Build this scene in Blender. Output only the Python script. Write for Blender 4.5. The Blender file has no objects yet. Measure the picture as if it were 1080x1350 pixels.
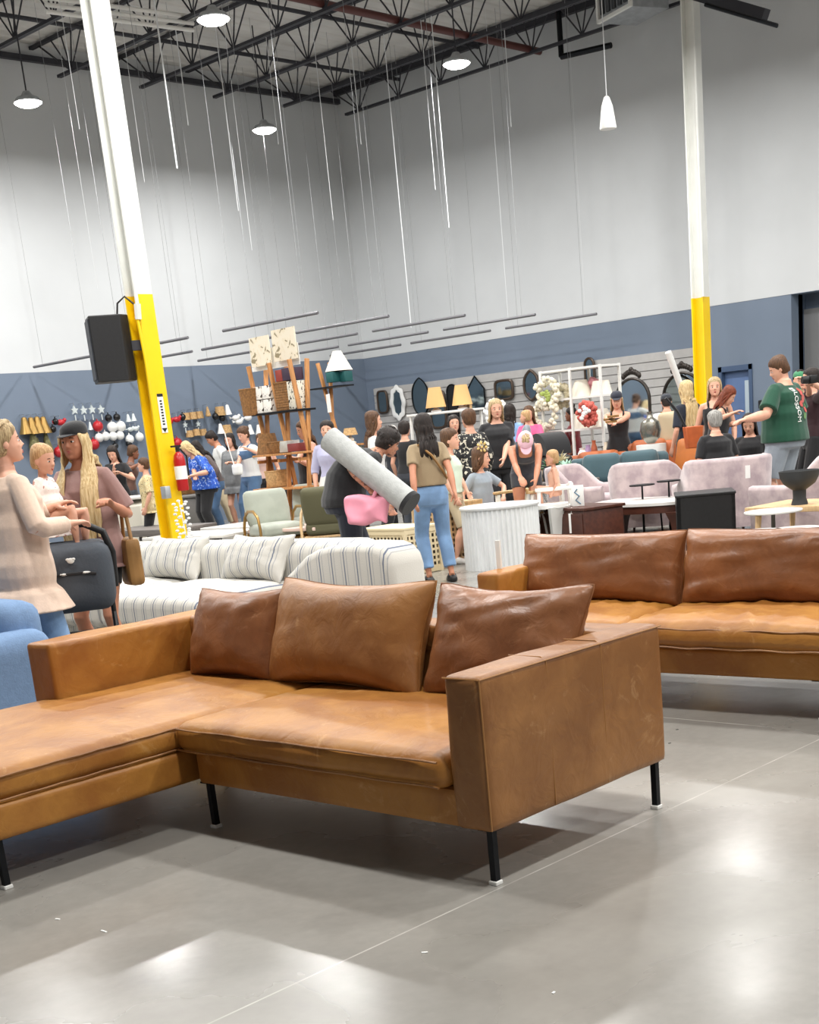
import bpy, bmesh, math, random
from mathutils import Vector, Matrix, noise, Quaternion
random.seed(7)
PI = math.pi
R = math.radians
scn = bpy.context.scene
COL = scn.collection

# ------------------------------------------------------------ camera (calibrated from the building lines)
FPX, CX, CY = 1751.58, 595.55, 1089.46
PITCH, ROLL, YAW, EYE = R(16.6726), R(-5.4559), R(44.275), 1.42
fw = Vector((math.cos(YAW) * math.cos(PITCH), math.sin(YAW) * math.cos(PITCH), -math.sin(PITCH)))
_rt = Vector((math.sin(YAW), -math.cos(YAW), 0))
_up = _rt.cross(fw)
rt = math.cos(ROLL) * _rt + math.sin(ROLL) * _up
up = -math.sin(ROLL) * _rt + math.cos(ROLL) * _up
cam_d = bpy.data.cameras.new('camera')
cam = bpy.data.objects.new('camera', cam_d)
COL.objects.link(cam)
scn.camera = cam
cam.matrix_world = Matrix(((rt.x, up.x, -fw.x, 0), (rt.y, up.y, -fw.y, 0), (rt.z, up.z, -fw.z, EYE), (0, 0, 0, 1)))
cam_d.sensor_fit = 'VERTICAL'
cam_d.sensor_height = 24
cam_d.sensor_width = 19.2
cam_d.lens = FPX / 1350 * 24
cam_d.shift_x = -(CX - 540) / 1350
cam_d.shift_y = (CY - 675) / 1350
cam_d.clip_start = 0.05
cam_d.clip_end = 200

# ------------------------------------------------------------ world, exposure
w = bpy.data.worlds.new('world')
scn.world = w
w.use_nodes = True
w.node_tree.nodes['Background'].inputs[0].default_value = (0.93, 0.96, 1, 1)
w.node_tree.nodes['Background'].inputs[1].default_value = 0.22
scn.view_settings.view_transform = 'Standard'
scn.view_settings.look = 'None'
scn.view_settings.gamma = 1
scn.view_settings.use_curve_mapping = False
scn.view_settings.exposure = -0.1
LAMP_POWER = 215
LAMP_Z = 6.75

# ------------------------------------------------------------ pixel -> place helpers (used for measuring where things stand)
def ray(x, y):
    return fw + rt * ((x - CX) / FPX) - up * ((y - CY) / FPX)
def ground(x, y, z=0.0):
    d = ray(x, y)
    return Vector((0, 0, EYE)) + d * ((z - EYE) / d.z)
def at(x, y, dist):
    d = ray(x, y)
    return Vector((0, 0, EYE)) + d * (dist / math.hypot(d.x, d.y))
def onx(x, y, X):
    d = ray(x, y)
    return Vector((0, 0, EYE)) + d * (X / d.x)
def ony(x, y, Y):
    d = ray(x, y)
    return Vector((0, 0, EYE)) + d * (Y / d.y)

# ------------------------------------------------------------ materials
MATS = {}
def lin(c):
    return tuple(((v / 255) / 12.92 if v / 255 <= 0.04045 else ((v / 255 + 0.055) / 1.055) ** 2.4) for v in c)
def mat(name, rgb, rough=0.6, metal=0.0, var=0.0, scale=8.0, bump=0.0, bscale=60.0, rgb2=None, emit=None, spec=0.5, coat=0.0, stretch=None, sheen=0.0, trans=0.0):
    if name in MATS:
        return MATS[name]
    m = bpy.data.materials.new(name)
    m.use_nodes = True
    nt = m.node_tree
    b = nt.nodes['Principled BSDF']
    c = lin(rgb)
    b.inputs['Base Color'].default_value = (*c, 1)
    b.inputs['Roughness'].default_value = rough
    b.inputs['Metallic'].default_value = metal
    b.inputs['Specular IOR Level'].default_value = spec
    b.inputs['Coat Weight'].default_value = coat
    b.inputs['Sheen Weight'].default_value = sheen
    b.inputs['Transmission Weight'].default_value = trans
    tc = nt.nodes.new('ShaderNodeTexCoord')
    mp = nt.nodes.new('ShaderNodeMapping')
    nt.links.new(tc.outputs['Object'], mp.inputs[0])
    if stretch:
        mp.inputs['Scale'].default_value = stretch
    if var > 0 or rgb2:
        n = nt.nodes.new('ShaderNodeTexNoise')
        n.inputs['Scale'].default_value = scale
        n.inputs['Detail'].default_value = 5
        nt.links.new(mp.outputs[0], n.inputs['Vector'])
        r = nt.nodes.new('ShaderNodeValToRGB')
        if rgb2:
            c1, c2 = c, lin(rgb2)
        else:
            c1 = tuple(v * (1 - var) for v in c)
            c2 = tuple(min(1, v * (1 + var)) for v in c)
        r.color_ramp.elements[0].position = 0.38
        r.color_ramp.elements[1].position = 0.62
        r.color_ramp.elements[0].color = (*c1, 1)
        r.color_ramp.elements[1].color = (*c2, 1)
        nt.links.new(n.outputs['Fac'], r.inputs[0])
        nt.links.new(r.outputs[0], b.inputs['Base Color'])
    if bump > 0:
        n2 = nt.nodes.new('ShaderNodeTexNoise')
        n2.inputs['Scale'].default_value = bscale
        n2.inputs['Detail'].default_value = 4
        nt.links.new(mp.outputs[0], n2.inputs['Vector'])
        bp = nt.nodes.new('ShaderNodeBump')
        bp.inputs['Strength'].default_value = bump
        bp.inputs['Distance'].default_value = 0.01
        nt.links.new(n2.outputs['Fac'], bp.inputs['Height'])
        nt.links.new(bp.outputs[0], b.inputs['Normal'])
    if emit:
        b.inputs['Emission Color'].default_value = (*lin(emit[0]), 1)
        b.inputs['Emission Strength'].default_value = emit[1]
    MATS[name] = m
    return m

def leather(name, ca, cb, cc, rough=0.42):
    """worn aniline leather: patchy tan, paler scuffs, soft creases and fine grain"""
    m = bpy.data.materials.new(name)
    m.use_nodes = True
    nt = m.node_tree
    N, L = nt.nodes, nt.links
    b = N['Principled BSDF']
    tc = N.new('ShaderNodeTexCoord')
    def nz(scale, det=4, dist=0.0, rg=0.5):
        n = N.new('ShaderNodeTexNoise')
        n.inputs['Scale'].default_value = scale
        n.inputs['Detail'].default_value = det
        n.inputs['Distortion'].default_value = dist
        n.inputs['Roughness'].default_value = rg
        L.new(tc.outputs['Object'], n.inputs['Vector'])
        return n
    n1 = nz(2.6, 5, 0.4, 0.62)
    r1 = N.new('ShaderNodeValToRGB')
    r1.color_ramp.elements[0].position = 0.40
    r1.color_ramp.elements[1].position = 0.62
    r1.color_ramp.elements[0].color = (*lin(ca), 1)
    r1.color_ramp.elements[1].color = (*lin(cb), 1)
    L.new(n1.outputs['Fac'], r1.inputs[0])
    n2 = nz(5.5, 8, 1.6, 0.7)
    r2 = N.new('ShaderNodeValToRGB')
    r2.color_ramp.elements[0].position = 0.60
    r2.color_ramp.elements[1].position = 0.78
    r2.color_ramp.elements[0].color = (0, 0, 0, 1)
    r2.color_ramp.elements[1].color = (0.85, 0.85, 0.85, 1)
    L.new(n2.outputs['Fac'], r2.inputs[0])
    mx = N.new('ShaderNodeMix')
    mx.data_type = 'RGBA'
    L.new(r2.outputs[0], mx.inputs[0])
    L.new(r1.outputs[0], mx.inputs[6])
    mx.inputs[7].default_value = (*lin(cc), 1)
    L.new(mx.outputs[2], b.inputs['Base Color'])
    b.inputs['Roughness'].default_value = rough
    b.inputs['Specular IOR Level'].default_value = 0.45
    n3 = nz(11, 3, 1.2)
    n4 = nz(260, 2)
    a = N.new('ShaderNodeMath')
    a.operation = 'MULTIPLY_ADD'
    L.new(n4.outputs['Fac'], a.inputs[0])
    a.inputs[1].default_value = 0.06
    L.new(n3.outputs['Fac'], a.inputs[2])
    bp = N.new('ShaderNodeBump')
    bp.inputs['Strength'].default_value = 0.35
    bp.inputs['Distance'].default_value = 0.012
    L.new(a.outputs[0], bp.inputs['Height'])
    L.new(bp.outputs[0], b.inputs['Normal'])
    MATS[name] = m
    return m

def striped(name, base, line, period, width, axis=0, rough=0.85, line2=None):
    """cloth with woven stripes along the object's own axis"""
    m = bpy.data.materials.new(name)
    m.use_nodes = True
    nt = m.node_tree
    N, L = nt.nodes, nt.links
    b = N['Principled BSDF']
    tc = N.new('ShaderNodeTexCoord')
    sx = N.new('ShaderNodeSeparateXYZ')
    L.new(tc.outputs['Object'], sx.inputs[0])
    def mth(op, a, v=None):
        n = N.new('ShaderNodeMath')
        n.operation = op
        if isinstance(a, (int, float)):
            n.inputs[0].default_value = a
        else:
            L.new(a, n.inputs[0])
        if v is not None:
            if isinstance(v, (int, float)):
                n.inputs[1].default_value = v
            else:
                L.new(v, n.inputs[1])
        return n.outputs[0]
    f = mth('FRACT', mth('MULTIPLY', sx.outputs[axis], 1 / period))
    d = mth('ABSOLUTE', mth('SUBTRACT', f, 0.5))
    s = mth('LESS_THAN', d, width / period / 2)
    s2 = mth('MULTIPLY', mth('LESS_THAN', mth('ABSOLUTE', mth('SUBTRACT', d, 0.22)), width / period / 3), 0.45)
    mx = N.new('ShaderNodeMix')
    mx.data_type = 'RGBA'
    L.new(mth('MAXIMUM', s, s2), mx.inputs[0])
    mx.inputs[6].default_value = (*lin(base), 1)
    mx.inputs[7].default_value = (*lin(line), 1)
    L.new(mx.outputs[2], b.inputs['Base Color'])
    b.inputs['Roughness'].default_value = rough
    n2 = N.new('ShaderNodeTexNoise')
    n2.inputs['Scale'].default_value = 120
    bp = N.new('ShaderNodeBump')
    bp.inputs['Strength'].default_value = 0.3
    bp.inputs['Distance'].default_value = 0.005
    L.new(tc.outputs['Object'], n2.inputs['Vector'])
    L.new(n2.outputs['Fac'], bp.inputs['Height'])
    L.new(bp.outputs[0], b.inputs['Normal'])
    MATS[name] = m
    return m

def blotch(name, cols, scale=14, rough=0.75, contrast=(0.42, 0.5, 0.58)):
    """printed cloth: hard-edged patches of three colours"""
    if name in MATS:
        return MATS[name]
    m = bpy.data.materials.new(name)
    m.use_nodes = True
    nt = m.node_tree
    N, L = nt.nodes, nt.links
    b = N['Principled BSDF']
    tc = N.new('ShaderNodeTexCoord')
    n = N.new('ShaderNodeTexNoise')
    n.inputs['Scale'].default_value = scale
    n.inputs['Detail'].default_value = 2
    n.inputs['Distortion'].default_value = 1.0
    L.new(tc.outputs['Object'], n.inputs['Vector'])
    r = N.new('ShaderNodeValToRGB')
    r.color_ramp.interpolation = 'CONSTANT'
    r.color_ramp.elements[0].position = 0
    r.color_ramp.elements[0].color = (*lin(cols[0]), 1)
    r.color_ramp.elements[1].position = contrast[1]
    r.color_ramp.elements[1].color = (*lin(cols[1]), 1)
    if len(cols) > 2:
        e = r.color_ramp.elements.new(contrast[2])
        e.color = (*lin(cols[2]), 1)
    L.new(n.outputs['Fac'], r.inputs[0])
    L.new(r.outputs[0], b.inputs['Base Color'])
    b.inputs['Roughness'].default_value = rough
    MATS[name] = m
    return m

# ------------------------------------------------------------ object bookkeeping
def tag(o, label=None, cat=None, group=None, kind=None):
    if label: o['label'] = label
    if cat: o['category'] = cat
    if group: o['group'] = group
    if kind: o['kind'] = kind
    return o
def thing(name, label, cat, loc=(0, 0, 0), rz=0.0, group=None, parent=None):
    o = bpy.data.objects.new(name, None)
    o.empty_display_size = 0.1
    COL.objects.link(o)
    o.location = loc
    o.rotation_euler = (0, 0, rz)
    return tag(o, label, cat, group)
def copy_tree(o, parent=None):
    c = o.copy()
    COL.objects.link(c)
    c.parent = parent
    for ch in [k for k in o.children]:
        copy_tree(ch, c)
    return c
def dup(o, loc, rz=None, label=None, scale=None):
    c = copy_tree(o)
    c.location = loc
    if rz is not None: c.rotation_euler = (0, 0, rz)
    if label: c['label'] = label
    if scale: c.scale = scale
    return c

class MB:
    """mesh builder: collects shapes in local coordinates and links them as ONE object"""
    def __init__(s):
        s.bm = bmesh.new()
    def _add(s, verts, faces, M=None):
        vs = [s.bm.verts.new(M @ Vector(v) if M else Vector(v)) for v in verts]
        for f in faces:
            try: s.bm.faces.new([vs[i] for i in f])
            except ValueError: pass
        return s
    def box(s, c, size, M=None, bev=0.0, seg=2):
        b = bmesh.new()
        bmesh.ops.create_cube(b, size=1)
        for v in b.verts:
            v.co = Vector((v.co.x * size[0], v.co.y * size[1], v.co.z * size[2]))
        if bev > 0:
            bmesh.ops.bevel(b, geom=b.edges[:] + b.verts[:], offset=min(bev, min(size) * 0.45), segments=seg, profile=0.5, affect='EDGES')
        for v in b.verts:
            v.co += Vector(c)
        return s._merge(b, M)
    def _merge(s, b, M=None):
        b.verts.index_update()
        s._add([v.co.copy() for v in b.verts], [[v.index for v in f.verts] for f in b.faces], M)
        b.free()
        return s
    def loft(s, rings, cap=True, closed=True):
        """rings: list of lists of points"""
        n = len(rings[0])
        vs = []
        for r in rings:
            vs += [s.bm.verts.new(Vector(p)) for p in r]
        for i in range(len(rings) - 1):
            for j in range(n if closed else n - 1):
                a, b2 = i * n + j, i * n + (j + 1) % n
                try: s.bm.faces.new((vs[a], vs[b2], vs[b2 + n], vs[a + n]))
                except ValueError: pass
        if cap and closed:
            try:
                s.bm.faces.new(list(reversed(vs[:n])))
                s.bm.faces.new(vs[-n:])
            except ValueError: pass
        return s
    def tube(s, pts, rad, seg=8, cap=True):
        """round bar along pts; rad one number or one per point"""
        pts = [Vector(p) for p in pts]
        if isinstance(rad, (int, float)): rad = [rad] * len(pts)
        rings = []
        u = None
        for i, p in enumerate(pts):
            t = (pts[min(i + 1, len(pts) - 1)] - pts[max(i - 1, 0)])
            if t.length < 1e-9: t = Vector((0, 0, 1))
            t.normalize()
            if u is None:
                u = t.orthogonal().normalized()
            else:
                u = (u - t * u.dot(t))
                u = u.normalized() if u.length > 1e-6 else t.orthogonal().normalized()
            v = t.cross(u)
            rings.append([p + (u * math.cos(a) + v * math.sin(a)) * rad[i] for a in (2 * PI * k / seg for k in range(seg))])
        return s.loft(rings, cap)
    def lathe(s, prof, seg=20, M=None, c=(0, 0, 0)):
        rings = []
        for r, z in prof:
            rings.append([Vector((c[0] + r * math.cos(a), c[1] + r * math.sin(a), c[2] + z)) for a in (2 * PI * k / seg for k in range(seg))])
        if M: rings = [[M @ p for p in r] for r in rings]
        return s.loft(rings, True)
    def ell(s, c, r, seg=14, rings=9, M=None):
        c = Vector(c)
        rr = []
        for i in range(rings):
            t = PI * (i + 0.5) / rings if False else PI * (0.04 + 0.92 * i / (rings - 1))
            rr.append([Vector((r[0] * math.sin(t) * math.cos(a), r[1] * math.sin(t) * math.sin(a), -r[2] * math.cos(t))) for a in (2 * PI * k / seg for k in range(seg))])
        if M is not None:
            rr = [[M @ p for p in q] for q in rr]
        rr = [[p + c for p in q] for q in rr]
        return s.loft(rr, True)
    def prism(s, poly, z0, z1, M=None):
        """poly: list of (x, y); extruded z0..z1"""
        n = len(poly)
        vs = [(x, y, z0) for x, y in poly] + [(x, y, z1) for x, y in poly]
        fs = [tuple(reversed(range(n))), tuple(range(n, 2 * n))] + [(i, (i + 1) % n, (i + 1) % n + n, i + n) for i in range(n)]
        return s._add(vs, fs, M)
    def build(s, name, m, parent=None, smooth=True, angle=40, loc=None, rz=None, bevel=0.0, subsurf=0):
        bmesh.ops.recalc_face_normals(s.bm, faces=s.bm.faces[:])
        me = bpy.data.meshes.new(name)
        s.bm.to_mesh(me)
        s.bm.free()
        if smooth:
            me.polygons.foreach_set('use_smooth', [True] * len(me.polygons))
            me.set_sharp_from_angle(angle=R(angle))
        me.materials.append(m)
        o = bpy.data.objects.new(name, me)
        COL.objects.link(o)
        if parent is not None: o.parent = parent
        if loc is not None: o.location = loc
        if rz is not None: o.rotation_euler = (0, 0, rz)
        if bevel > 0:
            md = o.modifiers.new('bevel', 'BEVEL')
            md.width = bevel
            md.segments = 2
            md.limit_method = 'ANGLE'
        if subsurf:
            md = o.modifiers.new('sub', 'SUBSURF')
            md.levels = md.render_levels = subsurf
        return o

def Mx(loc=(0, 0, 0), rx=0, ry=0, rz=0):
    return Matrix.Translation(loc) @ Matrix.Rotation(rz, 4, 'Z') @ Matrix.Rotation(ry, 4, 'Y') @ Matrix.Rotation(rx, 4, 'X')

def soft_box(mb, c, size, r=0.04, n=14, crown=0.0, puff=0.0, nz=0.0, nscale=4.0, M=None, seed=0.0, puff_ax=(1, 1), wr=0.0):
    """upholstered block: rounded edges, crowned top, puffed sides, slight unevenness"""
    b = bmesh.new()
    bmesh.ops.create_cube(b, size=2)
    bmesh.ops.subdivide_edges(b, edges=b.edges[:], cuts=n, use_grid_fill=True)
    hx, hy, hz = size[0] / 2, size[1] / 2, size[2] / 2
    r = min(r, hx * .95, hy * .95, hz * .95)
    def rem(t, h):
        # push more loops to the rounded rim
        k = 0.78
        e = r / h
        a = abs(t)
        if a < k: q = a / k * (1 - e)
        else: q = (1 - e) + (a - k) / (1 - k) * e
        return math.copysign(q, t)
    for v in b.verts:
        u = [rem(v.co.x, hx), rem(v.co.y, hy), rem(v.co.z, hz)]
        p = Vector((u[0] * hx, u[1] * hy, u[2] * hz))
        q = Vector((max(-hx + r, min(hx - r, p.x)), max(-hy + r, min(hy - r, p.y)), max(-hz + r, min(hz - r, p.z))))
        d = p - q
        if d.length > 1e-9:
            p = q + d.normalized() * min(r, max(abs(d.x), abs(d.y), abs(d.z)))
        cu, cv, cw = 1 - (p.x / hx) ** 2, 1 - (p.y / hy) ** 2, 1 - (p.z / hz) ** 2
        if crown and p.z > 0:
            p.z += crown * max(0, cu) ** .6 * max(0, cv) ** .6 * (p.z / hz)
        if puff:
            p.x += puff * puff_ax[0] * (p.x / hx) ** 3 * max(0, cw) * max(0, 0.3 + .7 * cv)
            p.y += puff * puff_ax[1] * (p.y / hy) ** 3 * max(0, cw) * max(0, 0.3 + .7 * cu)
        if nz:
            q3 = p * nscale + Vector((seed, seed * 1.7, -seed))
            p += Vector((noise.noise(q3), noise.noise(q3 + Vector((9, 0, 0))), noise.noise(q3 + Vector((0, 9, 0))))) * nz
        if wr and p.z > 0:
            q3 = Vector((p.x * 5 + p.y * 2, p.y * 14 - p.x * 6, 0)) + Vector((seed, seed, 0))
            p.z += wr * (abs(noise.noise(q3)) - .2) * max(0, cu) ** .4 * max(0, cv) ** .4
        v.co = p + Vector(c)
    return mb._merge(b, M)

def pillow_mb(wd, ht, th, n=26, seed=0.0, ear=0.03, wrinkle=0.008, p=2.4, M=None, mb=None, flat=0.0):
    """scatter cushion: local x = thickness, y = width, z = height (bottom at 0)"""
    mb = mb or MB()
    b = bmesh.new()
    idx = {}
    def P(u, v, side):
        au, av = abs(u), abs(v)
        k = 1 - ear / wd * 2 * (1 - au ** 2) * 1.2
        y = wd / 2 * u * (1 - 0.05 * (1 - av ** 4) * 0 - (2 * ear / wd) * (1 - av ** 3) * au ** 2 * 1.0 * (1 - av ** 2))
        z = ht / 2 * v * (1 - (2 * ear / ht) * (1 - au ** 3) * av ** 2 * (1 - au ** 2))
        T = max(0, (1 - au ** p)) ** .55 * max(0, (1 - av ** p)) ** .55
        x = side * th / 2 * T
        if T > 0:
            ang = math.atan2(v, u)
            rad = math.hypot(u, v)
            f = noise.noise(Vector((ang * 3.2 + seed, rad * 1.3, seed + side)))
            f2 = noise.noise(Vector((u * 3 + seed, v * 3, seed * 2 + side * 3)))
            g = noise.noise(Vector((u * 2.1 + v * 5.5 + seed, u * .8 - v * .5, side + seed)))
            x += side * (wrinkle * (f * 1.2 * rad + f2 * 1.0 + (abs(g) - .3) * 1.1 * (0.4 + max(0, v))) * min(1, T * 2.2))
            z -= flat * (1 - au ** 2) * 0.0
        z += 0.6 * wrinkle * noise.noise(Vector((u * 3 + seed, 5, side * 0))) * av ** 4
        return Vector((x, y, z + ht / 2))
    for side in (-1, 1):
        for i in range(n + 1):
            for j in range(n + 1):
                u, v = -1 + 2 * i / n, -1 + 2 * j / n
                # denser near the rim
                u, v = math.sin(u * PI / 2), math.sin(v * PI / 2)
                edge = i in (0, n) or j in (0, n)
                key = (i, j, 0 if edge else side)
                if key not in idx:
                    idx[key] = b.verts.new(P(u, v, 0 if edge else side))
        for i in range(n):
            for j in range(n):
                ks = [(i, j), (i + 1, j), (i + 1, j + 1), (i, j + 1)]
                q = [idx[(a, c, 0 if (a in (0, n) or c in (0, n)) else side)] for a, c in ks]
                if side < 0: q.reverse()
                try: b.faces.new(q)
                except ValueError: pass
    return mb._merge(b, M)
def rim_path(wd, ht, ear, n=40):
    pts = []
    for k in range(4 * n):
        t = k / n
        s, f = int(t), t - int(t)
        a = -1 + 2 * f
        u, v = [(a, -1), (1, a), (-a, 1), (-1, -a)][s]
        au, av = abs(u), abs(v)
        y = wd / 2 * u * (1 - (2 * ear / wd) * (1 - av ** 3) * au ** 2 * (1 - av ** 2))
        z = ht / 2 * v * (1 - (2 * ear / ht) * (1 - au ** 3) * av ** 2 * (1 - au ** 2))
        pts.append(Vector((0, y, z + ht / 2)))
    return pts

# ------------------------------------------------------------ palette
TAN = leather('tan_leather', (150, 95, 38), (176, 121, 52), (202, 156, 98), 0.47)
TAN_DK = leather('brown_leather', (122, 78, 48), (148, 97, 60), (184, 138, 102), 0.38)
TAN_MID = leather('saddle_leather', (134, 88, 46), (160, 111, 62), (196, 154, 108), 0.45)
BLACKM = mat('black_powder_metal', (24, 26, 30), 0.45, 0.6)
BLK = mat('black_plastic', (18, 18, 20), 0.5, var=0.2, scale=30)
WHITE_P = mat('white_plastic', (236, 236, 232), 0.4)
PAPER = mat('white_paper', (238, 238, 234), 0.8)
YELLOW = mat('safety_yellow', (246, 204, 14), 0.38, var=0.04, scale=2)
COLW = mat('column_white', (226, 227, 222), 0.5, var=0.03, scale=3)
STEEL = mat('dark_steel', (58, 58, 64), 0.55, 0.3)
GALV = mat('galvanised', (176, 180, 184), 0.45, 0.5, var=0.1, scale=10)
WIRE = mat('white_cable', (225, 228, 230), 0.5)
GREYC = mat('grey_rod', (150, 152, 155), 0.5)
WOOD = mat('oak_wood', (186, 130, 76), 0.55, var=0.22, scale=5, stretch=(8, 8, 0.8), bump=0.2, bscale=40)
LWOOD = mat('light_wood', (205, 172, 128), 0.55, var=0.12, scale=5, stretch=(8, 8, 0.8))
DWOOD = mat('dark_wood', (74, 38, 26), 0.42, var=0.2, scale=4, stretch=(6, 1, 6))
CHROME = mat('chrome', (215, 215, 215), 0.15, 1.0)
BRASS = mat('brass', (176, 140, 84), 0.35, 0.9)
GLASSM = mat('mirror_glass', (205, 212, 212), 0.04, 1.0)
# ============================================================ THE HALL
X_W, Y_W, Z_C = 21.93, 22.73, 8.45
def floor_material():
    m = bpy.data.materials.new('polished_concrete')
    m.use_nodes = True
    nt = m.node_tree
    N, L = nt.nodes, nt.links
    b = N['Principled BSDF']
    tc = N.new('ShaderNodeTexCoord')
    def nz(scale, det=6, dist=0.0, rg=0.55):
        n = N.new('ShaderNodeTexNoise')
        n.inputs['Scale'].default_value = scale
        n.inputs['Detail'].default_value = det
        n.inputs['Distortion'].default_value = dist
        n.inputs['Roughness'].default_value = rg
        L.new(tc.outputs['Object'], n.inputs['Vector'])
        return n
    n1 = nz(0.55, 7, 0.6, 0.6)
    r1 = N.new('ShaderNodeValToRGB')
    r1.color_ramp.elements[0].position = 0.3
    r1.color_ramp.elements[1].position = 0.72
    r1.color_ramp.elements[0].color = (*lin((124, 121, 115)), 1)
    r1.color_ramp.elements[1].color = (*lin((160, 157, 150)), 1)
    L.new(n1.outputs['Fac'], r1.inputs[0])
    n2 = nz(22, 5)
    r2 = N.new('ShaderNodeValToRGB')
    r2.color_ramp.elements[0].color = (0.86, 0.86, 0.86, 1)
    r2.color_ramp.elements[1].color = (1.06, 1.06, 1.06, 1)
    L.new(n2.outputs['Fac'], r2.inputs[0])
    mx = N.new('ShaderNodeMix')
    mx.data_type = 'RGBA'
    mx.blend_type = 'MULTIPLY'
    mx.inputs[0].default_value = 1
    L.new(r1.outputs[0], mx.inputs[6])
    L.new(r2.outputs[0], mx.inputs[7])
    # sawn joints
    sx = N.new('ShaderNodeSeparateXYZ')
    L.new(tc.outputs['Object'], sx.inputs[0])
    def mth(op, a, v=None):
        n = N.new('ShaderNodeMath')
        n.operation = op
        L.new(a, n.inputs[0])
        if v is not None:
            if isinstance(v, (int, float)): n.inputs[1].default_value = v
            else: L.new(v, n.inputs[1])
        return n.outputs[0]
    def joint(out, x0, sp, wd):
        f = mth('FRACT', mth('MULTIPLY', mth('SUBTRACT', out, x0 - sp / 2), 1 / sp))
        return mth('LESS_THAN', mth('ABSOLUTE', mth('SUBTRACT', f, 0.5)), wd / sp / 2)
    j = mth('MAXIMUM', joint(sx.outputs[0], 5.19, 4.0, 0.009), joint(sx.outputs[1], 2.70, 4.1, 0.007))
    n5 = nz(3.0, 3)
    r5 = N.new('ShaderNodeValToRGB')
    r5.color_ramp.elements[0].position = .35
    r5.color_ramp.elements[1].position = .6
    L.new(n5.outputs['Fac'], r5.inputs[0])
    jf = mth('MULTIPLY', j, r5.outputs[0])
    mj = N.new('ShaderNodeMix')
    mj.data_type = 'RGBA'
    L.new(jf, mj.inputs[0])
    L.new(mx.outputs[2], mj.inputs[6])
    mj.inputs[7].default_value = (*lin((188, 185, 178)), 1)
    L.new(mj.outputs[2], b.inputs['Base Color'])
    n3 = nz(1.1, 5, 0.5)
    r3 = N.new('ShaderNodeMapRange')
    r3.inputs[1].default_value = 0.3
    r3.inputs[2].default_value = 0.7
    r3.inputs[3].default_value = 0.2
    r3.inputs[4].default_value = 0.33
    L.new(n3.outputs['Fac'], r3.inputs[0])
    L.new(r3.outputs[0], b.inputs['Roughness'])
    b.inputs['Specular IOR Level'].default_value = 0.5
    n4 = nz(5, 3)
    bp = N.new('ShaderNodeBump')
    bp.inputs['Strength'].default_value = 0.05
    bp.inputs['Distance'].default_value = 0.02
    L.new(n4.outputs['Fac'], bp.inputs['Height'])
    L.new(bp.outputs[0], b.inputs['Normal'])
    return m
def struct(o):
    o['kind'] = 'structure'
    return o
struct(MB().box((4, 4, -0.1), (40, 40, 0.2)).build('floor', floor_material(), smooth=False))

def wall_material(flip):
    """tilt-up wall: grey-white above, slate blue below 3.05 m"""
    m = bpy.data.materials.new('painted_wall')
    m.use_nodes = True
    nt = m.node_tree
    N, L = nt.nodes, nt.links
    b = N['Principled BSDF']
    tc = N.new('ShaderNodeTexCoord')
    sx = N.new('ShaderNodeSeparateXYZ')
    L.new(tc.outputs['Object'], sx.inputs[0])
    c = N.new('ShaderNodeMath')
    c.operation = 'GREATER_THAN'
    L.new(sx.outputs[2], c.inputs[0])
    c.inputs[1].default_value = 3.05
    n = N.new('ShaderNodeTexNoise')
    n.inputs['Scale'].default_value = 0.8
    n.inputs['Detail'].default_value = 6
    L.new(tc.outputs['Object'], n.inputs['Vector'])
    def ramp(a, d):
        r = N.new('ShaderNodeValToRGB')
        r.color_ramp.elements[0].position = .3
        r.color_ramp.elements[1].position = .7
        r.color_ramp.elements[0].color = (*lin(a), 1)
        r.color_ramp.elements[1].color = (*lin(d), 1)
        L.new(n.outputs['Fac'], r.inputs[0])
        return r
    lo, hi = ramp((108, 121, 138), (115, 128, 146)), ramp((200, 203, 205), (208, 211, 213))
    mx = N.new('ShaderNodeMix')
    mx.data_type = 'RGBA'
    L.new(c.outputs[0], mx.inputs[0])
    L.new(lo.outputs[0], mx.inputs[6])
    L.new(hi.outputs[0], mx.inputs[7])
    L.new(mx.outputs[2], b.inputs['Base Color'])
    b.inputs['Roughness'].default_value = 0.7
    n2 = N.new('ShaderNodeTexNoise')
    n2.inputs['Scale'].default_value = 40
    L.new(tc.outputs['Object'], n2.inputs['Vector'])
    bp = N.new('ShaderNodeBump')
    bp.inputs['Strength'].default_value = 0.12
    L.new(n2.outputs['Fac'], bp.inputs['Height'])
    L.new(bp.outputs[0], b.inputs['Normal'])
    return m
WALLM = wall_material(0)
struct(MB().box((2.0, Y_W + .15, 5.5), (40.2, 0.3, 11)).build('wall_left', WALLM, smooth=False))
# right wall with the dock opening and the office door cut out
DO0, DO1 = 12.12, 8.0      # dock opening, y range
D0, D1 = 13.59, 12.90      # office door, y range
wr = MB()
for y0, y1, z0, z1 in ((Y_W, D0, 0, 3.05), (D0, D1, 2.0, 3.05), (D1, DO0, 0, 3.05), (DO1, -10, 0, 3.05)):
    wr.box((X_W + .2, (y0 + y1) / 2, (z0 + z1) / 2), (0.4, abs(y0 - y1), z1 - z0))
wr.box((X_W + .2, 6.36, 7.02), (0.4, 32.8, 7.95))
struct(wr.build('wall_right', WALLM, smooth=False))
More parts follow.
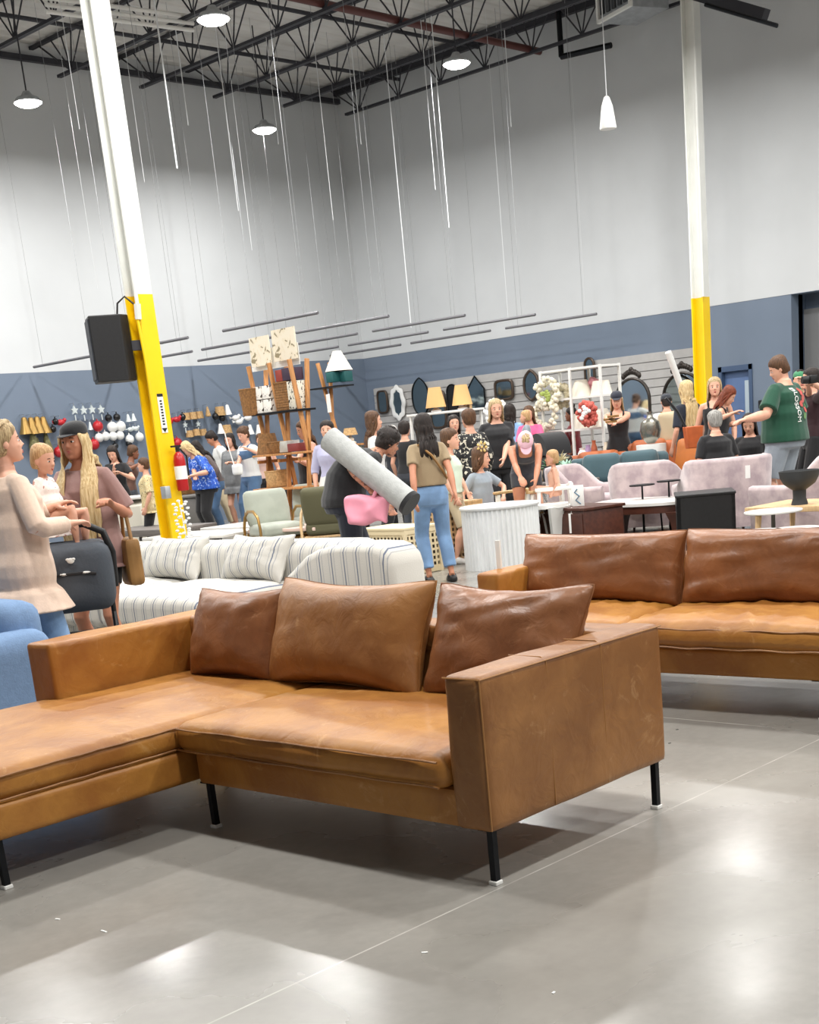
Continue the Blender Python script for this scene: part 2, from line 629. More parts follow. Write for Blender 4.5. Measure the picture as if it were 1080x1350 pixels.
# dock opening with shutter
DARKREV = mat('slate_reveal', (88, 102, 120), 0.7)
dt = MB()
dt.box((X_W + .55, (DO0 + DO1) / 2, 2.8), (0.06, DO0 - DO1 + .2, .55))
dt.box((X_W + .5, DO0 + .05, 1.5), (0.5, .1, 3.2))
struct(dt.build('trim_1', DARKREV, smooth=False))
gd = MB().box((X_W + .48, DO0 - .22, 1.4), (0.12, .42, 2.8))
struct(gd.build('trim_2', mat('grey_guide', (128, 130, 132), .5, .3), smooth=False))
sh = thing('door_1', None, None)
sh['kind'] = 'structure'
sb = MB()
for k in range(28):
    sb.tube([(X_W + .6, DO0 - .3, 0.05 + k * .1), (X_W + .6, DO1, 0.05 + k * .1)], [.052, .052], 8)
sb.build('shutter_curtain', mat('shutter_white', (214, 218, 218), .5), sh)
# office door
dr = thing('door_2', None, None)
dr['kind'] = 'structure'
BLUED = mat('door_blue', (92, 116, 158), .5, var=.03)
BLUEF = mat('frame_blue', (66, 86, 116), .5)
MB().box((X_W + .12, (D0 + D1) / 2 - .0, .96), (.05, D0 - D1 - .12, 1.9)).build('door_leaf', BLUED, dr, smooth=False)
fr = MB()
fr.box((X_W + .1, D0 - .035, 1.0), (.24, .07, 2.0)).box((X_W + .1, D1 + .035, 1.0), (.24, .07, 2.0)).box((X_W + .1, (D0 + D1) / 2, 1.955), (.24, D0 - D1, .09))
fr.build('door_frame', BLUEF, dr, smooth=False)
MB().box((X_W + .09, D1 + .16, 1.42), (.02, .1, .62)).build('vision_pane', mat('pale_glass', (190, 205, 215), .1), dr, smooth=False)
hl = MB()
hl.box((X_W + .075, D1 + .11, 1.02), (.03, .05, .16), bev=.01).tube([(X_W + .03, D1 + .11, 1.02), (X_W + .03, D1 + .24, 1.02)], .012)
hl.build('door_handle', BLACKM, dr)
o = MB().box((X_W - .03, D1 - .18, 1.3), (.05, .1, .14), bev=.01).build('card_reader', BLK, smooth=False)
tag(o, 'small black card reader on the slate wall right of the blue door', 'card reader')

# slat wall panel on the right wall
SLAT = mat('slatwall_grey', (176, 174, 172), .6, var=.03)
sl = MB()
y0, y1 = 22.46, 13.98
sl.box((X_W - .015, (y0 + y1) / 2, 1.2), (.03, y0 - y1, 2.38))
z = 2.38
while z > 0.2:
    sl.box((X_W - .045, (y0 + y1) / 2, z - .07), (.03, y0 - y1, .137))
    z -= .152
tag(sl.build('slatwall_panel', SLAT, smooth=False), 'long pale grey slatwall panel with horizontal grooves on the right wall', 'slatwall')

# ceiling deck: corrugated
cm = mat('deck_grey', (206, 204, 200), .7, var=.06, scale=1.5)
struct(MB().box((4, 4, Z_C + .9), (42, 42, .1)).build('ceiling', cm, smooth=False))
dk = MB()
x = -2.0
prof = []
dy = Y_W
zz = Z_C
pts = []
y = -6.0
k = 0
ring_a, ring_b = [], []
while y < Y_W:
    for yy, z2 in ((y, zz), (y + .06, zz), (y + .09, zz + .02), (y + .24, zz + .02), (y + .27, zz)):
        ring_a.append((-4, yy, z2))
        ring_b.append((X_W + .1, yy, z2))
    y += .3
dk.loft([ring_a, ring_b], cap=False, closed=False)
struct(dk.build('trim_3', cm, smooth=False))
# ledgers along both walls
lg = MB()
lg.box((5, Y_W - .05, 8.22), (34, .1, .09))
lg.box((X_W - .05, 6, 8.38), (.1, 34, .1))
struct(lg.build('trim_4', STEEL, smooth=False))

# bar joists running front to back, one object each
def joist(X, y0=-5.0, y1=22.35, zb=7.8, zt=8.40, m=STEEL):
    t = thing('bar_joist', 'x', 'roof truss', (X, 0, 0), 0, 'open web roof joists')
    a = MB()
    for s in (-1, 1):
        a.box((s * .022, (y0 + y1 + .4) / 2, zt), (.036, y1 - y0 + .4, .05))
    a.build('top_chord', m, t, smooth=False)
    a = MB()
    for s in (-1, 1):
        a.box((s * .022, (y0 + y1 - .35) / 2, zb), (.036, y1 - y0 - .35, .045))
    a.build('bottom_chord', m, t, smooth=False)
    a = MB()
    y = y1 - .75
    a.tube([(0, y1 + .15, zt), (0, y, zb)], .016, 6)
    while y > y0 + 1:
        a.tube([(0, y, zb), (0, y - .16, zt)], .014, 6)
        a.tube([(0, y, zb), (0, y + .16, zt)], .014, 6)
        a.tube([(0, y, zb), (0, y - .5, zt)], .014, 6)
        a.tube([(0, y, zb), (0, y + .5, zt)], .014, 6)
        y -= 1.15
    a.build('web', m, t)
    return t
JX = [21.45, 19.74, 18.02, 16.35, 14.66, 12.93, 11.2, 9.5]
j0 = joist(JX[0])
JL = ['dark roof joist nearest the slatwall side wall', 'dark roof joist second from the right wall', 'dark roof joist third from the right wall',
      'dark roof joist fourth from the right wall', 'dark roof joist passing behind the top of the left column', 'dark roof joist crossing the top left corner below the ceiling',
      'roof joist seventh from the right wall, over the left column head', 'roof joist eighth from the right wall, nearest the camera']
j0['label'] = JL[0]
for X, lb in zip(JX[1:], JL[1:]):
    c = dup(j0, (X, 0, 0), 0, lb)
# bridging rods / sprinkler pipes across the joists
PIPE = mat('red_brown_pipe', (92, 52, 48), .5, .2)
for i, (yy, zz, m, r, lb) in enumerate(((20.75, 8.22, STEEL, .035, 'dark bridging bar across the roof joists near the left wall'),
                                (18.6, 8.3, STEEL, .035, 'dark bridging bar across the joists, second from the left wall'))):
    tag(MB().tube([(6, yy, zz), (X_W - .1, yy, zz)], r, 8).build('bridging_bar', m), lb, 'steel bar', 'bridging bars')
tag(MB().tube([(8, 17.05, 7.98), (22.0 - .25, 17.05, 7.86)], .06, 10).build('sprinkler_pipe', PIPE), 'thick red-brown sprinkler main running under the roof joists', 'pipe')
b1 = MB()
p = Vector((21.6, 16.4, 7.85))
b1.tube([(21.6, 16.45, 8.4), (21.6, 16.45, 7.62)], .05, 8).tube([(21.6, 16.45, 7.62), (21.6, 15.35, 7.55)], .05, 8)
tag(b1.build('elbow_pipe', BLACKM), 'black bent pipe dropping beside the joist end at the top', 'pipe')
# white conduits beside the lamp at top left
for k in range(3):
    q0, q1 = ony(60, -3 + 9 * k, 18.4), ony(255, 22 + 9 * k, 18.4)
    tag(MB().tube([q0, q1], .03, 8).build('conduit', WHITE_P), ['uppermost', 'middle', 'lowest'][k] + ' of three white conduits crossing behind the left column head', 'pipe', 'white conduits')
# air unit at the top
au = thing('air_diffuser', 'pale metal ceiling air diffuser with louvred grille at the top edge', 'air vent', (21.1, 14.5, 7.68), R(-20))
MB().box((0, 0, .3), (.75, .95, .5)).build('housing', GALV, au, smooth=False)
g = MB()
for k in range(5):
    g.box((-.39, -.34 + k * .17, .3), (.04, .09, .3))
g.build('grille', mat('grille_dark', (60, 64, 68), .5), au, smooth=False)
g = MB()
g.box((-.39, 0, .52), (.06, .97, .05)).box((-.39, 0, .07), (.06, .97, .05)).box((-.39, .47, .3), (.06, .05, .5)).box((-.39, -.47, .3), (.06, .05, .5))
g.build('grille_frame', WHITE_P, au, smooth=False)
# dark track and pipe at the top right
q0, q1 = onx(915, -8, 19.5), onx(1010, 20, 19.5)
a = MB().box((0, 0, 0), (.16, (q1 - q0).length, .16), Mx((q0 + q1) / 2) @ (q1 - q0).to_track_quat('Y', 'Z').to_matrix().to_4x4())
tag(a.build('door_track', STEEL, smooth=False), 'dark steel door track hanging beside the head of the right column', 'track')
q0, q1 = onx(930, 6, 19.2), onx(1025, 34, 19.2)
tag(MB().tube([q0, q1], .03, 8).build('thin_pipe', BLACKM), 'thin black pipe running below the dark track at top right', 'pipe')

# steel columns, yellow to 3.05 m
def column(x, y, wd, rz, lb):
    t = thing('steel_column', lb, 'column', (x, y, 0), rz)
    def hsec(z0, z1, m, nm, g=0.0):
        a = MB()
        a.box((0, wd / 2, (z0 + z1) / 2), (wd + g, .02 + g, z1 - z0)).box((0, -wd / 2, (z0 + z1) / 2), (wd + g, .02 + g, z1 - z0)).box((0, 0, (z0 + z1) / 2), (.02 + g, wd, z1 - z0))
        return a.build(nm, m, t, smooth=False)
    hsec(3.05, 8.4, COLW, 'white_shaft')
    hsec(0, 3.05, YELLOW, 'yellow_shaft', .004)
    MB().box((0, 0, .012), (.4, .4, .024)).build('base_plate', GALV, t, smooth=False)
    return t
cl = column(8.95, 12.6, .2, 0, 'steel column on the left, white above and safety yellow below, with speaker')
cr = column(19.85, 12.6, .2, 0, 'steel column on the right, white above and safety yellow below')
# downpipe/conduit on the left column, part of it
MB().tube([(-.13, -.14, 2.95), (-.13, -.14, 8.3)], .02, 8).tube([(-.13, -.14, 2.95), (-.13, -.12, 2.8)], .035, 8).build('conduit', COLW, cl)
MB().tube([(-.13, -.14, 3.05), (-.13, -.14, 8.3)], .02, 8).build('conduit', COLW, cr)
MB().tube([(-.14, -.12, 2.8), (-.13, -.14, 2.4), (-.13, -.14, 1.1)], .018, 8).build('yellow_conduit', YELLOW, cl)
bx = MB().box((-.13, -.15, 1.02), (.07, .09, .13), bev=.006)
bx.build('outlet_box', GALV, cl)
sg = MB().box((-.106, 0, 0), (.006, .1, .0))
s2 = thing('wall_sign', 'narrow white sign with black arrows on the yellow column', 'sign', (8.95 - .0, 12.6 - .116, 1.84), 0)
MB().box((0, 0, 0), (.075, .004, .4)).build('sign_plate', PAPER, s2, smooth=False)
a = MB().box((0, -.003, .19), (.075, .003, .03)).prism([(-.035, 0), (.035, 0), (0, -.045)], 0, .003, Mx((0, -.002, -.15), rx=PI / 2))
for k in range(9):
    a.box((0, -.003, .13 - k * .03), (.03, .002, .016))
a.build('sign_print', BLK, s2, smooth=False)
# fire extinguisher
fe = thing('fire_extinguisher', 'red fire extinguisher with white label on the yellow column', 'fire extinguisher', (9.02, 12.4, 1.02))
RED = mat('red_paint', (178, 26, 30), .3)
MB().lathe([(0, 0), (.06, 0), (.065, .02), (.065, .32), (.05, .38), (.02, .41), (0, .41)], 16).build('cylinder', RED, fe)
MB().lathe([(.067, .12), (.067, .26)], 16).build('label_band', PAPER, fe)
MB().tube([(0, 0, .4), (0, 0, .46)], .02).box((-.02, 0, .47), (.12, .03, .02)).tube([(.03, 0, .44), (.09, -.02, .36), (.085, -.02, .15)], .01).build('valve', BLK, fe)
# loudspeaker
sp = thing('loudspeaker', 'black loudspeaker box hung on the left column', 'speaker', (8.62, 12.74, 2.2), R(-28))
a = MB()
a.prism([(-.22, -.2), (.1, -.2), (.2, -.08), (.2, .08), (.1, .2), (-.22, .2)], 0, .66)
a.build('cabinet', BLK, sp, smooth=False, bevel=.01)
MB().box((-.225, 0, .33), (.015, .37, .6), bev=.005).build('grille', mat('speaker_mesh', (34, 38, 46), .6), sp, smooth=False)
MB().tube([(.1, 0, .66), (.12, -.02, .78), (.2, -.05, .84), (.28, -.08, .76)], .01).build('cable', BLK, sp)
MB().box((.24, -.04, .35), (.12, .08, .1)).build('bracket', STEEL, sp, smooth=False)

# high-bay lamps on a 4.95 m grid
LAMP_EM = mat('lamp_white', (255, 255, 255), .5, emit=((255, 252, 246), 30))
def lamp(x, y):
    t = thing('high_bay_lamp', 'x', 'ceiling light', (x, y, LAMP_Z), 0, 'high bay lamps')
    MB().lathe([(0, .16), (.05, .16), (.09, .10), (.17, .07), (.2, .03), (.2, .0), (0, .0)], 20).build('reflector', GALV, t)
    MB().lathe([(0, -.05), (.14, -.045), (.2, -.01), (.21, .0), (0, .0)], 20).build('lens', LAMP_EM, t)
    MB().tube([(0, 0, .15), (0, 0, 1.65)], .012, 6).build('hanger', STEEL, t)
    ld = bpy.data.lights.new('lamp_light', 'AREA')
    ld.shape = 'DISK'
    ld.size = .46
    ld.energy = LAMP_POWER
    ld.color = (1, .985, .96)
    lo = bpy.data.objects.new('lamp_light', ld)
    COL.objects.link(lo)
    lo.parent = t
    lo.location = (0, 0, -.06)
    return t
LX = [17.3, 12.6, 7.9, 3.2]
LY = [19.85, 15.2, 10.55, 5.9, 1.25, -3.4]
l0 = None
VIS = {(17.3, 19.85): 'round high bay lamp glowing near the corner above the hanging rods', (17.3, 15.2): 'bright high bay lamp below the joists, right of the centre of the ceiling',
       (12.6, 15.2): 'bright high bay lamp at the top left among the joists', (12.6, 19.85): 'bright high bay lamp at the far left edge of the ceiling'}
for x in LX:
    for y in LY:
        if l0 is None:
            l0 = t = lamp(x, y)
        else:
            t = dup(l0, (x, y, LAMP_Z), 0)
        t['label'] = VIS.get((x, y), 'high bay lamp overhead outside the picture')

# hanging display rods and their cables
RODM = mat('rod_grey', (112, 112, 116), .5, .2)
def rod(x, yc, half, lb):
    t = thing('hanging_rod', lb, 'rod', (x, yc, 3.12), 0, 'hanging display rods')
    MB().tube([(0, -half, 0), (0, half, 0)], .023, 8).build('rod', RODM, t)
    for s in (-1, 1):
        MB().tube([(0, s * half * .72, 0), (0, s * half * .72, 8.47 - 3.12)], .0035, 5).build('cable', GREYC, t)
    return t
r0 = None
rows = ['row nearest the left column', 'second row from the left column', 'middle row', 'row second from the right wall', 'row nearest the right wall']
for i, X in enumerate((13.5, 15.4, 17.15, 18.95, 20.7)):
    for j, yc in enumerate((16.4, 18.95, 21.4)):
        if (i, j) == (0, 0): yc = 15.9
        lb = 'grey rod on two cables, ' + rows[i] + ', ' + ['closest', 'middle', 'farthest'][j] + ' of three'
        if r0 is None: r0 = rod(X, yc, 1.08, lb)
        else: dup(r0, (X, yc, 3.12), 0, lb)
# bare white cables and tubes hanging from the joists
cab_lb = ['thickest white tube, just right of the left column head', 'short white tube second right of the left column', 'short white tube ending in mid wall left of centre', 'long thin cable ending level with the corner lamp', 'thin cable beside the glowing top left lamp', 'white cable left of the wall corner', 'short white tube over the wall corner', 'longest white tube, just right of the wall corner', 'white tube third right of the wall corner', 'thin cable left of the bright centre lamp', 'short white tube under the bright centre lamp', 'thin cable left of the left column', 'thin cable hugging the left column on its right', 'faint cable in mid wall right of centre', 'faint cable over the rightmost rod', 'faint short cable left of the speaker column']
cabs = [((205, 45), (232, 222), .02), ((237, 88), (247, 165), .014), ((302, 190), (313, 278), .012), ((300, 5), (331, 330), .006), ((347, 0), (366, 190), .008),
        ((412, 65), (438, 290), .009), ((465, 60), (475, 190), .013), ((513, 75), (541, 432), .013), ((570, 20), (591, 300), .013), ((563, 115), (573, 250), .009),
        ((666, 82), (673, 167), .012), ((78, 10), (103, 170), .007), ((165, 68), (189, 240), .006), ((654, 210), (669, 420), .005), ((762, 260), (771, 415), .004), ((116, 240), (127, 380), .005)]
for k, ((x0, ya), (x1, yb), r) in enumerate(cabs):
    X = min(JX, key=lambda v: abs(v - (11 + x0 / 75)))
    X = {0: 13.0, 1: 14.66}.get(k, X)
    p1 = onx(x1, yb, X)
    p1.x += .022
    zt = onx(x0, ya, X).z
    if k in (3, 13, 14, 15, 12): zt = 8.47
    else: zt = 7.8
    o = MB().tube([(0, 0, 0), (0, 0, zt - p1.z)], r * .62, 6).build('hanging_cable', WIRE, loc=p1)
    tag(o, cab_lb[k] + ' hanging below the joists', 'cable', 'loose hanging cables')
# pendant
pe = thing('pendant_lamp', 'white tapered pendant lamp on a long cord, right of centre', 'pendant lamp', at(802, 170, 22.0))
MB().lathe([(0, 0), (.12, 0), (.125, .02), (.085, .3), (.045, .42), (.02, .44), (0, .44)], 20).build('lamp_shade', WHITE_P, pe)
MB().tube([(0, 0, .44), (0, 0, 8.2 - pe.location.z)], .007, 6).build('cord', WIRE, pe)
# ============================================================ LEATHER SECTIONAL (near)
def leg_mb(h=.18):
    a = MB()
    a.prism([(-.0115, -.0115), (.0115, -.0115), (.0115, .0115), (-.0115, .0115)], .012, h)
    a.box((.02, .02, h - .003), (.06, .06, .006))
    return a
def add_leg(t, x, y, h=.184):
    l = leg_mb(h).build('leg', BLACKM, t, smooth=False, loc=(x, y, 0))
    MB().box((0, 0, .007), (.034, .034, .014), bev=.003).build('foot_glide', WHITE_P, l, smooth=False)
    return l
SEAM = mat('leather_seam', (120, 68, 30), .5)
S = thing('sectional_sofa', 'tan leather sectional sofa with left chaise and black metal legs, in front', 'sofa', (2.955, 2.705, 0), R(.9))
W_T, ARM = 2.67, .155
y_ch0 = 1.535     # chaise base starts
CHX = -.93
# base rails
a = MB()
soft_box(a, (.497, (y_ch0) / 2 - .01, .247), (.99, y_ch0 - .04, .13), r=.018, n=8, nz=.002)
a.build('seat_base', TAN, S)
a = MB()
soft_box(a, ((CHX + .99) / 2, (y_ch0 + W_T) / 2 + .0, .247), (.99 - CHX, W_T - y_ch0 - .03, .13), r=.018, n=10, nz=.002)
a.build('chaise_base', TAN, S)
# right arm: side panel with seams and slim top
a = MB()
soft_box(a, (.497, ARM / 2, .432), (1.0, ARM, .505), r=.022, n=16, nz=.0035, nscale=5, puff=.004)
ra = a.build('right_arm', TAN_MID, S)
a = MB()
def seam_line(mb, pts, r=.0022):
    mb.tube(pts, r, 5)
for xs in (.33, .63):
    seam_line(a, [(xs, .0, .19), (xs, -.0015, .43), (xs, .0, .67), (xs, .02, .685), (xs, ARM, .685)])
seam_line(a, [(.0, .002, .674), (.5, .0, .676), (1.0, .002, .674)], .003)
seam_line(a, [(.001, .002, .19), (.0, .002, .672)], .003)
seam_line(a, [(.001, .0, .674), (.001, ARM, .674)], .003)
a.build('piping', mat('leather_piping', (168, 118, 66), .5), ra)
a = MB()
soft_box(a, (.52, W_T - ARM / 2 - .01, .432), (.96, ARM + .04, .505), r=.02, n=16, nz=.004, nscale=4)
a.build('left_arm', TAN, S)
a = MB()
soft_box(a, (.895, W_T / 2, .432), (.2, W_T - .1, .50), r=.025, n=16, nz=.004)
a.build('back', TAN_MID, S)
# seat cushion
a = MB()
sc0, sc1 = ARM + .004, y_ch0 + .035
soft_box(a, (.40, (sc0 + sc1) / 2, .367), (.86, sc1 - sc0, .115), r=.045, n=26, crown=.035, nz=.006, nscale=3.2, puff=.012, wr=.012, seed=3)
c = a.build('seat_cushion', TAN, S)
a = MB()
for zz in (.405, .322):
    a.tube([(-.036 + .0015 * math.sin(k * .9), sc0 + .02 + (sc1 - sc0 - .04) * k / 20, zz + .0015 * math.sin(k * 1.3)) for k in range(21)], .0045, 6)
a.build('piping', TAN_MID, c)
a = MB()
y2 = y_ch0 + .03
y3 = W_T - ARM - .02
soft_box(a, ((CHX - .01 + .85) / 2, (y2 + W_T - .02) / 2, .367), (.85 - CHX + .03, W_T - .02 - y2, .115), r=.04, n=26, crown=.03, nz=.006, nscale=2.4, puff=.01, wr=.006, seed=11)
c = a.build('chaise_cushion', TAN, S)
a = MB()
for zz in (.405, .322):
    a.tube([(CHX + .02 + (-.04 - CHX) * k / 20, y2 - .009 + .0015 * math.sin(k * 1.1), zz + .001 * math.sin(k * 1.7)) for k in range(21)], .0045, 6)
a.tube([(-.0 + .02 * math.sin(k * .5), y2 + .03 + (y3 - y2 - .03) * k / 16, .424 + .026 * math.sin(PI * (k + .5) / 17)) for k in range(17)], .004, 6)
a.build('piping', TAN_MID, c)
for x, y in ((.03, .03), (.96, .03), (.03, 1.47), (.96, 1.47), (-.82, 1.59), (-.82, 2.6), (.96, 2.6)):
    add_leg(S, x, y)

def loose_cushion(name, label, pos, rz, wd, ht, th, lean, m, seed, ear=.03, wr=.01, group=None, roll=0.0, p=2.4):
    t = thing(name, label, 'cushion', pos, rz, group)
    M = Matrix.Rotation(roll, 4, 'X') @ Matrix.Rotation(lean, 4, 'Y')
    pillow_mb(wd, ht, th, seed=seed, ear=ear, wrinkle=wr, M=M, p=p, n=34).build('cover', m, t)
    pp = [M @ q for q in rim_path(wd, ht, ear)]
    MB().tube(pp + [pp[0]], .0045, 5, cap=False).build('piping', m, t)
    return t
G1 = 'loose leather back cushions on the near sectional'
# sofa local -> world helper
def SW(x, y, z): return S.matrix_basis @ Vector((x, y, z)) if False else (Matrix.Translation(S.location) @ Matrix.Rotation(R(.9), 4, 'Z')) @ Vector((x, y, z))
loose_cushion('back_cushion', 'square brown leather cushion leaning at the left arm of the near sofa', SW(.69, 2.09, .424), R(3), .58, .41, .22, R(20), TAN_DK, 1.3, .02, .006, G1, p=3.2)
loose_cushion('back_cushion', 'largest tan leather cushion in the middle of the near sofa', SW(.67, 1.37, .424), R(-3), .96, .46, .26, R(20), TAN_MID, 5.1, .03, .005, G1, p=3.4)
loose_cushion('back_cushion', 'reddish brown creased leather cushion against the right arm of the near sofa', SW(.67, .53, .424), R(1), .73, .45, .24, R(22), TAN_DK, 9.4, .03, .013, G1, p=3.0)

# ============================================================ LEATHER SOFA (behind)
B = thing('leather_sofa', 'long tan leather sofa with black legs behind the sectional, at right', 'sofa', (5.37, 2.4, 0), R(2.65))
LB = 2.56
def backsofa():
    y_in0, y_in1 = -.95, LB - ARM
    a = MB()
    soft_box(a, (.47, (LB - 1.1) / 2, .247), (.92, LB + 1.1 - .04, .13), r=.018, n=10, nz=.003)
    a.build('seat_base', TAN, B)
    a = MB()
    soft_box(a, (.56, LB - ARM / 2 - .03, .412), (.76, ARM, .465), r=.02, n=12, nz=.004)
    a.build('left_arm', TAN, B)
    a = MB()
    soft_box(a, (.56, -1.1 + ARM / 2, .412), (.76, ARM, .465), r=.02, n=12, nz=.004)
    a.build('right_arm', TAN, B)
    a = MB()
    soft_box(a, (.85, (LB - 1.1) / 2, .412), (.18, LB + 1.0, .50), r=.025, n=12, nz=.004)
    a.build('back', TAN_MID, B)
    spans = [(LB - ARM - .005, 1.475), (1.47, .37), (.365, -.93)]
    for k, (ya, yb) in enumerate(spans):
        a = MB()
        soft_box(a, (.36, (ya + yb) / 2, .372), (.80, ya - yb, .125), r=.05, n=26, crown=.035, nz=.006, nscale=3.2, puff=.016, wr=.03, seed=21 + k * 5)
        c = a.build('seat_cushion', TAN, B)
        a = MB()
        for zz in (.41, .322):
            a.tube([(-.044 + .002 * math.sin(q * .9), yb + .02 + (ya - yb - .04) * q / 20, zz + .003 * math.sin(q * 1.3)) for q in range(21)], .0045, 6)
        a.build('piping', TAN_MID, c)
    for x in (.04, .86):
        for y in (-1.0, .45, LB - .06):
            add_leg(B, x, y)
backsofa()
def BWp(x, y, z): return (Matrix.Translation(B.location) @ Matrix.Rotation(R(2.65), 4, 'Z')) @ Vector((x, y, z))
G2 = 'back cushions of the rear leather sofa'
loose_cushion('back_cushion', 'plump leather back cushion beside the left arm of the rear sofa', BWp(.52, 1.97, .427), R(2.65), 1.03, .385, .27, R(13), TAN_DK, 14.2, .012, .011, G2, p=5)
loose_cushion('back_cushion', 'creased leather back cushion of the rear sofa, cut by the right picture edge', BWp(.52, .91, .427), R(2.65), 1.07, .39, .28, R(13), TAN_DK, 18.9, .012, .014, G2, p=5)
loose_cushion('back_cushion', 'leather back cushion at the far right end of the rear sofa, out of the picture', BWp(.52, -.19, .427), R(2.65), 1.07, .39, .28, R(13), TAN_DK, 24.1, .012, .02, G2, p=5)
tg = MB().box((0, 0, 0), (.012, .03, .16))
q = BWp(.36, 2.50, .72)
tag(tg.build('price_tag', PAPER, smooth=False, loc=q), 'white paper tag hanging at the left cushion of the rear leather sofa', 'tag')

# ============================================================ STRIPED SECTIONAL (left, middle distance)
STR = striped('striped_linen', (208, 205, 197), (112, 120, 138), .125, .010, 1, .9)
STRX = striped('striped_linen_across', (222, 219, 211), (150, 152, 158), .10, .008, 0, .9)
st = thing('striped_sofa', 'white sofa with thin blue-grey stripes and rounded side panel, behind the sectional', 'sofa', (6.02, 6.2, 0), R(-1))
def rounded_panel(mb, prof, x0, x1, r=.05):
    rings = []
    cy = sum(p[0] for p in prof) / len(prof)
    cz = sum(p[1] for p in prof) / len(prof)
    for x, k in ((x0, .86), (x0 + r * .3, .95), (x0 + r, 1.0), (x1 - r, 1.0), (x1 - r * .3, .95), (x1, .86)):
        f = r * 1.6 * (1 - k) / .14
        rings.append([(x, y - math.copysign(min(abs(y - cy), f * .5), y - cy), z - math.copysign(min(abs(z - cz), f * .5), z - cz)) for y, z in prof])
    mb.loft(rings)
prof = [(0, .03), (0, .60), (.02, .67), (.07, .715), (.14, .735), (.35, .742), (.60, .73), (.75, .705), (.88, .66), (1.0, .59), (1.1, .50), (1.16, .40), (1.18, .25), (1.18, .03)]
a = MB()
rounded_panel(a, prof, 0, .34, .06)
a.build('side_panel', STR, st, angle=60)
a = MB()
soft_box(a, (.52, 3.0, .44), (.34, 4.6, .58), r=.13, n=20, nz=.006)
a.build('back', STR, st)
for k in range(3):
    a = MB()
    soft_box(a, (-.02, 2.05 + k * 1.3, .315), (1.05, 1.29, .24), r=.07, n=18, nz=.01, nscale=3, crown=.04, wr=.02, seed=k * 7)
    a.build('seat_cushion', STR, st)
a = MB()
soft_box(a, (.12, 3.3, .12), (1.2, 4.0, .18), r=.03, n=8)
a.build('seat_base', STR, st)
def STW(x, y, z): return (Matrix.Translation(st.location) @ Matrix.Rotation(R(-1), 4, 'Z')) @ Vector((x, y, z))
for k, (y, lb) in enumerate(((1.85, 'striped cushion nearest the rounded side panel of the white striped sofa'), (2.92, 'striped cushion in the middle of the white striped sofa'),
                             (4.05, 'striped cushion at the left, beside the legs of the woman in a black cap'))):
    loose_cushion('striped_cushion', lb, STW(.28, y, .45), R(-6 + 3 * k), .82, .37, .24, R(30), STR, 31 + k * 3, .03, .008, 'striped cushions')
# ============================================================ PEOPLE
def bake(o, voxel, smooth_it=2, fac=0.5):
    """fuse overlapping shells into one continuous skin"""
    md = o.modifiers.new('r', 'REMESH')
    md.mode = 'VOXEL'
    md.voxel_size = voxel
    md.use_smooth_shade = True
    if smooth_it:
        m2 = o.modifiers.new('s', 'SMOOTH')
        m2.iterations = smooth_it
        m2.factor = fac
    dg = bpy.context.evaluated_depsgraph_get()
    me = bpy.data.meshes.new_from_object(o.evaluated_get(dg))
    mt = o.data.materials[0]
    old = o.data
    o.modifiers.clear()
    o.data = me
    me.materials.clear()
    me.materials.append(mt)
    me.polygons.foreach_set('use_smooth', [True] * len(me.polygons))
    bpy.data.meshes.remove(old)
    return o

SKIN = {'fair': mat('skin_fair', (222, 168, 142), .5, var=.05, scale=10), 'tan': mat('skin_tan', (196, 134, 104), .5, var=.06, scale=10),
        'dark': mat('skin_brown', (140, 90, 66), .5, var=.06, scale=10)}
def hairmat(name, a, b):
    return mat(name, a, .5, rgb2=b, scale=18, stretch=(7, 7, .7), bump=.6, bscale=50, spec=.4)
HAIR = {'blonde': hairmat('hair_blonde', (196, 164, 112), (232, 208, 160)), 'ash': hairmat('hair_ash_blonde', (150, 124, 88), (214, 190, 146)),
        'brown': hairmat('hair_brown', (70, 46, 30), (104, 72, 46)), 'dark': hairmat('hair_dark', (24, 18, 16), (46, 34, 28)),
        'red': hairmat('hair_auburn', (96, 42, 24), (132, 62, 34)), 'grey': hairmat('hair_grey', (120, 118, 114), (180, 178, 172)),
        'white': hairmat('hair_white', (196, 192, 184), (230, 228, 222)), 'baby': hairmat('hair_fine_fair', (180, 136, 92), (214, 178, 130))}
EYEM = mat('eye_white', (225, 220, 214), .2)
IRIS = mat('eye_iris', (44, 32, 26), .2)
LIPS = mat('lips', (176, 92, 84), .4)
BROW = mat('eyebrow', (92, 66, 46), .8)
SHOE_W = mat('shoe_white', (226, 224, 220), .5)
SHOE_B = mat('shoe_black', (28, 26, 26), .5)

def ellring(c, ux, uy, rx, ry, n=16, p=1.0):
    out = []
    for k in range(n):
        a = 2 * PI * k / n
        ca, sa = math.cos(a), math.sin(a)
        out.append(c + ux * (rx * math.copysign(abs(ca) ** p, ca)) + uy * (ry * math.copysign(abs(sa) ** p, sa)))
    return out

def ik(a, b, l1, l2, pole):
    d = b - a
    L = min(d.length, (l1 + l2) * .998)
    L = max(L, abs(l1 - l2) + .02)
    dn = d.normalized()
    x = (l1 * l1 - l2 * l2 + L * L) / (2 * L)
    h = math.sqrt(max(0, l1 * l1 - x * x))
    pp = (pole - dn * pole.dot(dn))
    pp = pp.normalized() if pp.length > 1e-4 else dn.orthogonal().normalized()
    return a + dn * x + pp * h, a + dn * L

